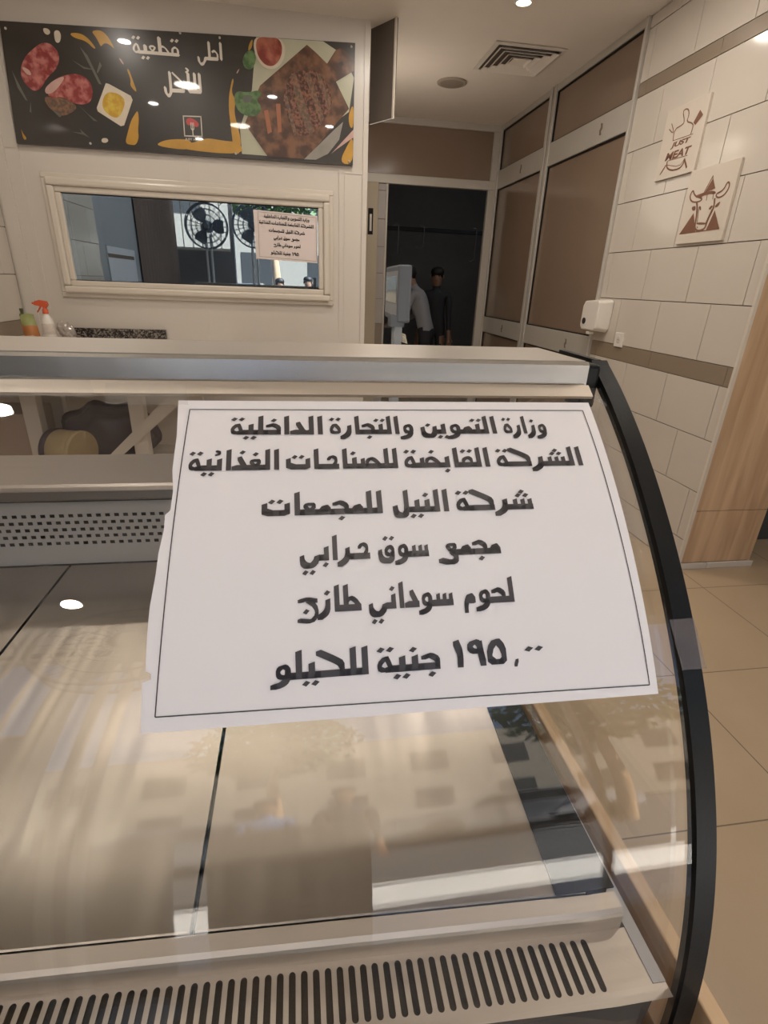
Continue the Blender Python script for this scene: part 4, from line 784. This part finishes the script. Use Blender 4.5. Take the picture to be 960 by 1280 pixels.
h = MB(); h.tube([(bx-.018, by, wt+.216), (bx-.030, by, wt+.196), (bx-.046, by, wt+.176)], [.005, .0045, .004]); h.build('trigger', red, tg_)
h = MB(); h.lathe([(.007, -.066), (.007, -.055)], (bx, by, wt+.228), 'X', 10); h.build('nozzle', red, tg_)
t = thing('soap_pouch', (-1.64, 3.76, wt), 'green and orange refill pouch on the worktop left of the spray bottle', 'pouch')
m, n, l, p = nodes('pouch_print'); tc = n.new('ShaderNodeTexCoord'); sx_ = n.new('ShaderNodeSeparateXYZ'); l.new(tc.outputs['Object'], sx_.inputs[0])
nz = n.new('ShaderNodeTexNoise'); nz.inputs['Scale'].default_value = 22; l.new(tc.outputs['Object'], nz.inputs['Vector'])
ad = n.new('ShaderNodeMath'); ad.operation = 'MULTIPLY_ADD'; ad.inputs[1].default_value = .05; l.new(nz.outputs[0], ad.inputs[0]); l.new(sx_.outputs[2], ad.inputs[2])
r = n.new('ShaderNodeValToRGB'); r.color_ramp.interpolation = 'CONSTANT'; e = r.color_ramp.elements; e[0].color = (.62, .50, .40, 1); e[1].color = (.50, .20, .07, 1); e[1].position = .055; q = e.new(.125); q.color = (.33, .36, .14, 1)
l.new(ad.outputs[0], r.inputs[0]); l.new(r.outputs[0], p.inputs['Base Color']); p.inputs['Roughness'].default_value = .25
bm = bmesh.new(); bmesh.ops.create_grid(bm, x_segments=8, y_segments=10, size=.5)
g = MB(); P_ = []
for j in range(11):
    v = j/10
    for i in range(9):
        u = i/8-.5; bul = .026*math.cos(math.pi*u)*math.sin(math.pi*min(1, v*.9+.18))
        P_.append((u, v, bul))
bm.free()
for sg in (-1, 1):
    g.add([(-1.64+u*(.098-.018*v)-.012*v, 3.76+sg*b, wt+.003+v*.165-.012*abs(u)*v) for u, v, b in P_], [((j*9+i), (j*9+i+1), ((j+1)*9+i+1), ((j+1)*9+i)) for j in range(10) for i in range(8)], 0, True)
g.build('pouch_body', m, t); MB().lathe([(.008, 0), (.008, .016), (.010, .016), (.010, .032)], (-1.675, 3.76, wt+.163), seg=12).build('spout_cap', mat('dark_green_cap', (.10, .12, .05), .4), t)
cb = mat('clear_bag', (.42, .37, .33), .15, var=.3, scale=30); cb.node_tree.nodes['Principled BSDF'].inputs['Alpha'].default_value = .75
bm = bmesh.new(); bmesh.ops.create_icosphere(bm, subdivisions=3, radius=1)
for v in bm.verts:
    d = v.co.copy(); f = 1+random.uniform(-.16, .16); v.co = (-1.438+d.x*.048*f-.014*(d.z+1), 3.80+d.y*.045*f, wt+.062+d.z*.06*f)
tag(MB().bm(bm).build('plastic_bag', cb, loc=(-1.455, 3.79, wt)), 'crumpled greyish plastic bag right of the spray bottle', 'bag')

# ------------------------------------------------------------------ low bench with sack and canister seen through the case
wm = mat('painted_white_metal', (.66, .61, .54), .45)
t = thing('white_bench', (-1.1, 2.9, 0), 'white painted low bench frame behind the display case, seen through its glass', 'bench')
MB().box(-1.785, -.35, 2.72, 3.35, .86, .885, bev=.003).build('bench_top', wm, t)
for x in (-1.38, -.86): MB().box(x-.038, x+.038, 2.95, 3.02, 0, .86, bev=.004).build('leg', wm, t)
for x in (-1.38, -.60): MB().box(x-.03, x+.03, 3.27, 3.33, 0, .86, bev=.004).build('leg', wm, t)
g = MB(); g.prism([(-1.10, 2.93, .40), (-1.04, 2.93, .40), (-.56, 2.93, .81), (-.62, 2.93, .855)], (0, .02, 0)); g.build('brace', wm, t)
MB().box(-1.785, -.35, 2.95, 3.35, .38, .41, bev=.003).build('lower_shelf', wm, t)
MB().box(-1.785, -1.42, 3.0, 3.3, .41, .68, bev=.01).build('side_bin', mat('beige_bin', (.42, .33, .26), .6), t)
sk = mat('dark_purple_sack', (.055, .035, .045), .45, var=.4, scale=12, bump=.4, bscale=14)
bm = bmesh.new(); bmesh.ops.create_icosphere(bm, subdivisions=4, radius=1)
for v in bm.verts:
    d = v.co.copy(); f = 1+.05*math.sin(9*d.x+4*d.z)+.04*math.sin(13*d.y-5*d.x); v.co = (-1.07+d.x*.26*f, 3.14+d.y*.13*f, .41+max(.0, (d.z*.85+.62)/1.47)*.30*f)
tag(MB().bm(bm, 0, True).build('sack', sk, loc=(-1.07, 3.14, .41)), 'dark purple sack on the bench shelf behind the canister', 'sack')
tan = mat('tan_card', (.33, .25, .13), .5, var=.3, scale=14)
t = thing('canister', (-1.19, 2.86, .41), 'tan cylindrical canister lying on its side before the purple sack', 'canister')
RC = Matrix.Translation((-1.19, 2.86, .522)) @ Matrix.Rotation(math.radians(-22), 4, 'Z')
def xf(g): g.v = [tuple(RC @ Vector(v)) for v in g.v]; return g
xf(MB().lathe([(.001, -.075), (.100, -.075), (.104, -.070), (.104, .070), (.100, .075), (.001, .075)], (0, 0, 0), 'X', 32)).build('canister_body', tan, t)
xf(MB().lathe([(.1045, -.092), (.110, -.088), (.110, -.062), (.1045, -.058)], (0, 0, 0), 'X', 32)).build('lid', sk, t)
xf(MB().lathe([(.1045, .058), (.109, .062), (.109, .080), (.1045, .084)], (0, 0, 0), 'X', 32)).build('base_ring', tan, t)

# ------------------------------------------------------------------ people
skin_m = mat('skin', (.30, .17, .11), .5); hair_m = mat('dark_hair', (.012, .010, .009), .6)
def person(name, loc, rz, label, shirt, trousers, lean=0., arms=((.16, .30, .95), (-.16, .30, .95)), h=1.72, group=None):
    """one continuous skinned body facing local -Y: pelvis at the root, joints in metres for a 1.72 m adult"""
    k = h/1.72; L = math.radians(lean)
    def sp(x, y, z):                                        # lean the trunk forward about the hips
        dz = z-.94; return Vector((x, y*math.cos(L)-dz*math.sin(L), .94+dz*math.cos(L)+y*math.sin(L)))
    J = {'pel': (Vector((0, 0, .94)), .135), 'wai': (sp(0, 0, 1.10), .120), 'che': (sp(0, .01, 1.30), .145), 'nek0': (sp(0, .01, 1.44), .070), 'nek': (sp(0, 0, 1.50), .055),
         'hd0': (sp(0, -.02, 1.57), .078), 'hd1': (sp(0, -.015, 1.66), .085), 'hd2': (sp(0, -.01, 1.70), .055)}
    E = [('pel', 'wai'), ('wai', 'che'), ('che', 'nek0'), ('nek0', 'nek'), ('nek', 'hd0'), ('hd0', 'hd1'), ('hd1', 'hd2')]
    for sx, hand in zip((1, -1), arms):
        n_ = 'r' if sx > 0 else 'l'; sh = sp(sx*.185, .01, 1.40); hd = Vector((hand[0], -hand[1], hand[2])); mid = (sh+hd)/2
        d = hd-sh; bend = math.sqrt(max(.0, .30**2-(d.length/2)**2)); el = mid+Vector((sx*.45, .55, -.7)).normalized()*bend
        J[n_+'sh'] = (sh, .062); J[n_+'el'] = (el, .043); J[n_+'wr'] = (hd, .028)
        pd = (hd-el).normalized(); side = pd.cross(Vector((0, 0, 1))); side = side.normalized() if side.length > .1 else Vector((0, -1, 0))
        J[n_+'pa'] = (hd+pd*.07, .034); E += [('che', n_+'sh'), (n_+'sh', n_+'el'), (n_+'el', n_+'wr'), (n_+'wr', n_+'pa')]
        for q in range(4):
            off = side*(-.030+.020*q); ln = (.075, .09, .085, .065)[q]
            J[n_+'f%d' % q] = (hd+pd*.105+off, .0095); J[n_+'g%d' % q] = (hd+pd*(.105+ln*.55)+off*1.1+Vector((0, 0, -.012)), .0085); J[n_+'h%d' % q] = (hd+pd*(.10+ln)+off*1.1+Vector((0, 0, -.03)), .007)
            E += [(n_+'pa', n_+'f%d' % q), (n_+'f%d' % q, n_+'g%d' % q), (n_+'g%d' % q, n_+'h%d' % q)]
        J[n_+'t0'] = (hd+pd*.05-side*.045, .011); J[n_+'t1'] = (hd+pd*.09-side*.062, .009); E += [(n_+'wr', n_+'t0'), (n_+'t0', n_+'t1')]
        J[n_+'hip'] = (Vector((sx*.095, 0, .87)), .098); J[n_+'kn'] = (Vector((sx*.11, -.015, .48)), .060); J[n_+'an'] = (Vector((sx*.12, .02, .09)), .042); J[n_+'to'] = (Vector((sx*.14, -.15, .035)), .034)
        E += [('pel', n_+'hip'), (n_+'hip', n_+'kn'), (n_+'kn', n_+'an'), (n_+'an', n_+'to')]
    names = list(J); me = bpy.data.meshes.new(name); me.from_pydata([J[q][0]*k for q in names], [(names.index(a), names.index(b)) for a, b in E], [])
    o = bpy.data.objects.new('skeleton', me); COL.objects.link(o)
    sk_ = o.modifiers.new('skin', 'SKIN'); sk_.use_smooth_shade = True
    if not me.skin_vertices: raise RuntimeError('no skin layer')
    for i, q in enumerate(names): r_ = J[q][1]*k; me.skin_vertices[0].data[i].radius = (r_*(1.18 if q in ('pel', 'wai', 'che') else 1), r_*(.82 if q in ('pel', 'wai', 'che') else 1))
    me.skin_vertices[0].data[names.index('pel')].use_root = True
    ss = o.modifiers.new('sub', 'SUBSURF'); ss.levels = 2; ss.render_levels = 2
    bpy.context.view_layer.update(); ev = o.evaluated_get(bpy.context.evaluated_depsgraph_get()); nm = bpy.data.meshes.new_from_object(ev)
    bpy.data.objects.remove(o)
    neck = J['nek'][0]*k; hd1 = J['hd1'][0]*k
    nm.materials.clear()
    for x in (shirt, trousers, skin_m, M['black']): nm.materials.append(x)
    wr = [J['rwr'][0]*k, J['lwr'][0]*k, J['rpa'][0]*k, J['lpa'][0]*k]
    for f in nm.polygons:
        c = f.center; i = 0
        if c.z < .075*k: i = 3
        elif c.z < .93*k and abs(c.x) < .27*k and all((c-w).length > .13*k for w in wr): i = 1
        if (c-hd1).length < .16*k or any((c-w).length < .07*k for w in wr[:2]) or any((c-w).length < .16*k for w in wr[2:]): i = 2
        f.material_index = i; f.use_smooth = True
    b = bpy.data.objects.new(name, nm); COL.objects.link(b); b.location = loc; b.rotation_euler = (0, 0, rz); tag(b, label, 'person', group); ORG[b.name] = Vector((0, 0, 0))
    def add(nm_, g, m): return g.build(nm_, m, b)
    # face (towards -Y of the head) and hair
    T = Matrix.Translation(hd1) @ Matrix.Rotation(L, 4, 'X')
    g = MB(); g.lathe([(.002, .0), (.074, -.0), (.092, .03), (.088, .065), (.06, .092), (.02, .104), (.002, .105)], (0, .012, -.005), 'Z', 20); g.lathe([(.002, -.075), (.05, -.07), (.085, -.02), (.086, .02)], (0, .022, 0), 'Z', 20)
    g.v = [tuple((T @ Vector(v))) for v in g.v]; add('hair', g, hair_m)
    g = MB(); g.prism([(-.014, -.082, -.045), (.014, -.082, -.045), (.008, -.086, .0), (-.008, -.086, .0)], (0, -.014, -.004)); g.v = [tuple(T @ Vector(v)) for v in g.v]; add('nose', g, skin_m)
    g = MB()
    for sx in (-1, 1): g.lathe([(.001, -.006), (.009, -.003), (.009, .003), (.001, .006)], (sx*.032, -.083, -.005), 'Y', 10)
    g.v = [tuple(T @ Vector(v)) for v in g.v]; add('eyes', g, hair_m)
    g = MB(); g.box(-.024, .024, -.086, -.078, -.068, -.060, bev=.002); g.v = [tuple(T @ Vector(v)) for v in g.v]; add('mouth', g, mat('lips', (.25, .10, .08), .5))
    g = MB()
    for sx in (-1, 1): g.lathe([(.001, -.006), (.022, -.004), (.024, .004), (.001, .007)], (sx*.086, .005, -.02), 'X', 10)
    g.v = [tuple(T @ Vector(v)) for v in g.v]; add('ears', g, skin_m)
    return b
shirt_w = mat('white_shirt', (.34, .34, .36), .8, bump=.2, bscale=25); cloth_d = mat('dark_cloth', (.03, .03, .035), .8); cloth_b = mat('blue_cloth', (.10, .16, .30), .8)
person('person', (1.66, 7.0, 0), math.radians(-118), 'person in a white shirt leaning over the table in the dark room', shirt_w, cloth_d, 24, ((.17, .52, .96), (-.17, .52, .96)), 1.62)
person('person', (1.93, 7.7, 0), math.radians(-20), 'person in dark clothes standing behind the one in the white shirt', cloth_d, cloth_d, 6, ((.24, .14, .80), (-.24, .14, .80)), 1.58)
tbm = mat('dim_steel_table', (.10, .10, .105), .4, .5)
lr = bpy.data.lights.new('room_fill_light', 'POINT'); lr.energy = 9; lr.color = (.85, .92, 1); lr.shadow_soft_size = .2; lo_ = bpy.data.objects.new('room_fill_light', lr); COL.objects.link(lo_); lo_.location = (2.6, 6.6, 2.6)  # added fill light without a fitting, lifts the dark back room
t = thing('work_table', (1.28, 7.5, 0), 'dark steel work table in the unlit room beyond the doorway', 'table')
MB().box(1.0, 1.36, 7.05, 7.75, .86, .90, bev=.004).build('table_top', tbm, t)
for x in (1.04, 1.32):
    for y in (7.1, 7.7): MB().box(x-.02, x+.02, y-.02, y+.02, 0, .86).build('leg', tbm, t)
hm = mat('rail_steel', (.14, .14, .145), .35, .8)
t = thing('meat_rail', (1.6, 7.6, 2.0), 'dark horizontal meat rail hanging across the unlit room', 'rail')
MB().box(.7, 3.0, 7.58, 7.62, 2.02, 2.07, bev=.004).build('rail_bar', M['black'], t)
for x in (.8, 2.9): MB().box(x-.012, x+.012, 7.59, 7.61, 2.07, H).build('hanger', M['black'], t)
hooks = None
def hook(x, z, label):
    t = thing('meat_hook', (x, 7.57, z), label, 'hook', 'meat hooks on the rail')
    pts = [(x+.03*math.cos(a)-.03, 7.57, 2.085+.03*math.sin(a)) for a in [math.pi*i/8 for i in range(9)]][::-1]
    pts = [(x+(.030*math.cos(math.pi*i/8)), 7.57, 2.075+.022*math.sin(math.pi*i/8)) for i in range(8, -1, -1)]+[(x+.03, 7.57, z+.02)]+[(x+.03-.05+.05*math.cos(a), 7.57, z-.03+.05*math.sin(a)) for a in [-math.pi*i/8 for i in range(0, 8)]]
    MB().tube(pts, .006, 8).build('hook_wire', hm, t)
hook(1.30, 1.80, 'steel meat hook hanging leftmost on the rail in the dark room'); hook(1.64, 1.90, 'steel meat hook hanging at the middle of the rail'); hook(2.35, 1.78, 'steel meat hook hanging rightmost on the rail near the brown partition')

# ------------------------------------------------------------------ customer side and street (seen mirrored in glass and steel)
fan_w = mat('fan_white', (.62, .64, .66), .4); fan_d = mat('fan_dark', (.17, .21, .27), .4)
def pedestal_fan(x, y, zc, r, label):
    t = thing('pedestal_fan', (x, y, 0), label, 'fan', 'pedestal fans by the entrance')
    MB().lathe([(.24, 0), (.24, .02), (.20, .04), (.05, .06), (.04, .09)], (x, y, 0)).build('fan_base', fan_w, t)
    g = MB(); g.tube([(x-.035, y, .06), (x-.035, y, zc-.10)], .018); g.tube([(x+.035, y, .06), (x+.035, y, zc-.10)], .018); g.build('pole', fan_w, t)
    MB().lathe([(.02, -.20), (.07, -.19), (.08, -.06), (.06, -.02)], (x, y, zc), 'Y').build('motor_housing', fan_d, t)
    for i in range(3):
        a0 = 2*math.pi*i/3; g = MB(); P_ = []
        for j in range(7):
            rr = .05+(r-.09)*j/6; w_ = .35+.25*math.sin(math.pi*j/6)
            for s_ in (-1, 1): a = a0+s_*w_*.9; P_.append((x+rr*math.cos(a), y+.05+s_*.025, zc+rr*math.sin(a)))
        g.add(P_, [(2*j, 2*j+1, 2*j+3, 2*j+2) for j in range(6)]); g.build('blade', fan_d, t)
    g = MB()
    for yy in (-.01, .10):
        for rr in (r, r*.75, r*.5, r*.25): g.tube([(x+rr*math.cos(2*math.pi*i/32), y+yy*(1 if rr == r else 1.0), zc+rr*math.sin(2*math.pi*i/32)) for i in range(33)], .005 if rr < r else .011, 6)
        for i in range(24): a = 2*math.pi*i/24; g.tube([(x+.05*math.cos(a), y+yy, zc+.05*math.sin(a)), (x+r*math.cos(a), y+yy, zc+r*math.sin(a))], .003, 5)
    g.build('cage', fan_d, t); MB().lathe([(.05, .10), (.055, .11), (.03, .12)], (x, y, zc), 'Y').build('hub_cap', fan_d, t)
pedestal_fan(-1.25, -.85, 2.05, .29, 'round pedestal fan before the bright window, mirrored in the cabin window'); pedestal_fan(-.59, -.85, 2.09, .29, 'round pedestal fan at the open doorway, mirrored next to the small notice')
cur = mat('brown_curtain', (.19, .145, .12), .8); g = MB(); P_ = []
nn = 90
for i in range(nn+1):
    yy = -1.1+2.05*i/nn; P_ += [(XL+.03+.02*math.sin(i*.9), yy, .05), (XL+.03+.028*math.sin(i*.9), yy, 2.72)]
g.add(P_, [(2*i, 2*i+2, 2*i+3, 2*i+1) for i in range(nn)], 0, True)
tag(g.build('curtain', cur, loc=(XL+.03, -.1, .05)), 'brown pleated curtain on the side wall by the entrance, mirrored in the cabin window', 'curtain')
wn_ = MB().box(XL-.004, XL+.006, 1.15, 2.1, 1.30, 1.62).box(XL+.006, XL+.008, 1.2, 2.1, 1.52, 1.555, 1)
tag(wn_.build('wall_board', [mat('pale_blue_board', (.66, .70, .76), .5), M['grout']], loc=(XL, 1.6, 1.3)), 'pale board with a dark stripe on the side wall, mirrored left in the cabin window', 'board')
person('person', (-.32, -3.7, -.18), math.radians(175), 'person in blue standing on the pavement outside the shop door', cloth_b, cloth_d, 0, ((.24, .1, .80), (-.24, .1, .80)), 1.55)
person('person', (.24, -3.5, -.18), math.radians(185), 'person in dark clothes standing outside nearest the shop door', cloth_d, cloth_d, 0, ((.25, .12, .78), (-.25, .12, .78)), 1.60)
def car(x, y, label, paint):
    t = thing('car', (x, y, -.18), label, 'car'); z0 = -.18
    side = [(-2.1, .35), (-2.1, .75), (-1.9, .88), (-1.1, .95), (-.55, 1.42), (.75, 1.45), (1.35, 1.0), (2.0, .92), (2.1, .7), (2.1, .35)]
    MB().prism([(x+a, y-.85, z0+b) for a, b in side], (0, 1.7, 0)).build('car_body', paint, t)
    for s_ in (-.856, .85): MB().prism([(x+a, y+s_, z0+b) for a, b in ((-.95, .98), (-.50, 1.36), (.70, 1.38), (1.15, 1.0))], (0, .006, 0)).build('side_window', M['dark'], t)
    for wx in (-1.35, 1.35):
        for s_ in (-.80, .80): MB().lathe([(.2, -.09), (.33, -.08), (.34, .0), (.33, .08), (.2, .09)], (x+wx, y+s_, z0+.34), 'Y').build('wheel', M['black'], t)
car(3.4, -9.4, 'white car parked across the street from the shop', mat('white_paint', (.5, .5, .52), .15, coat=1)); car(-1.7, -8.0, 'grey car parked across the street left of the white one', mat('grey_paint', (.22, .24, .27), .15, coat=1))
leaf = mat('tree_leaves', (.06, .11, .03), .6)
def tree(x, y, hh, label):
    t = thing('street_tree', (x, y, -.18), label, 'tree', 'street trees'); MB().tube([(x, y, -.18), (x+.05, y, 1.2), (x-.03, y, 2.4), (x, y, hh-.8)], [.16, .13, .11, .05]).build('trunk', M['oak'], t)
    g = MB(); rnd = random.Random(int(x*10))
    for i in range(1400):
        d = Vector((rnd.gauss(0, 1), rnd.gauss(0, 1), rnd.gauss(0, 1))).normalized()*rnd.random()**.4; c = Vector((x, y, hh))+Vector((d.x*1.6, d.y*1.4, d.z*1.3))
        a = Vector((rnd.uniform(-1, 1), rnd.uniform(-1, 1), rnd.uniform(-1, 1))).normalized()*.16; b = a.cross(Vector((rnd.uniform(-1, 1), rnd.uniform(-1, 1), rnd.uniform(-1, 1)))).normalized()*.07
        g.add([c-a, c+b, c+a, c-b], [(0, 1, 2, 3)])
    f = g.build('crown', leaf, t)
tree(-.6, -9.5, 4.0, 'leafy street tree opposite the shop door'); tree(4.6, -7.6, 3.8, 'leafy street tree right of the white car')
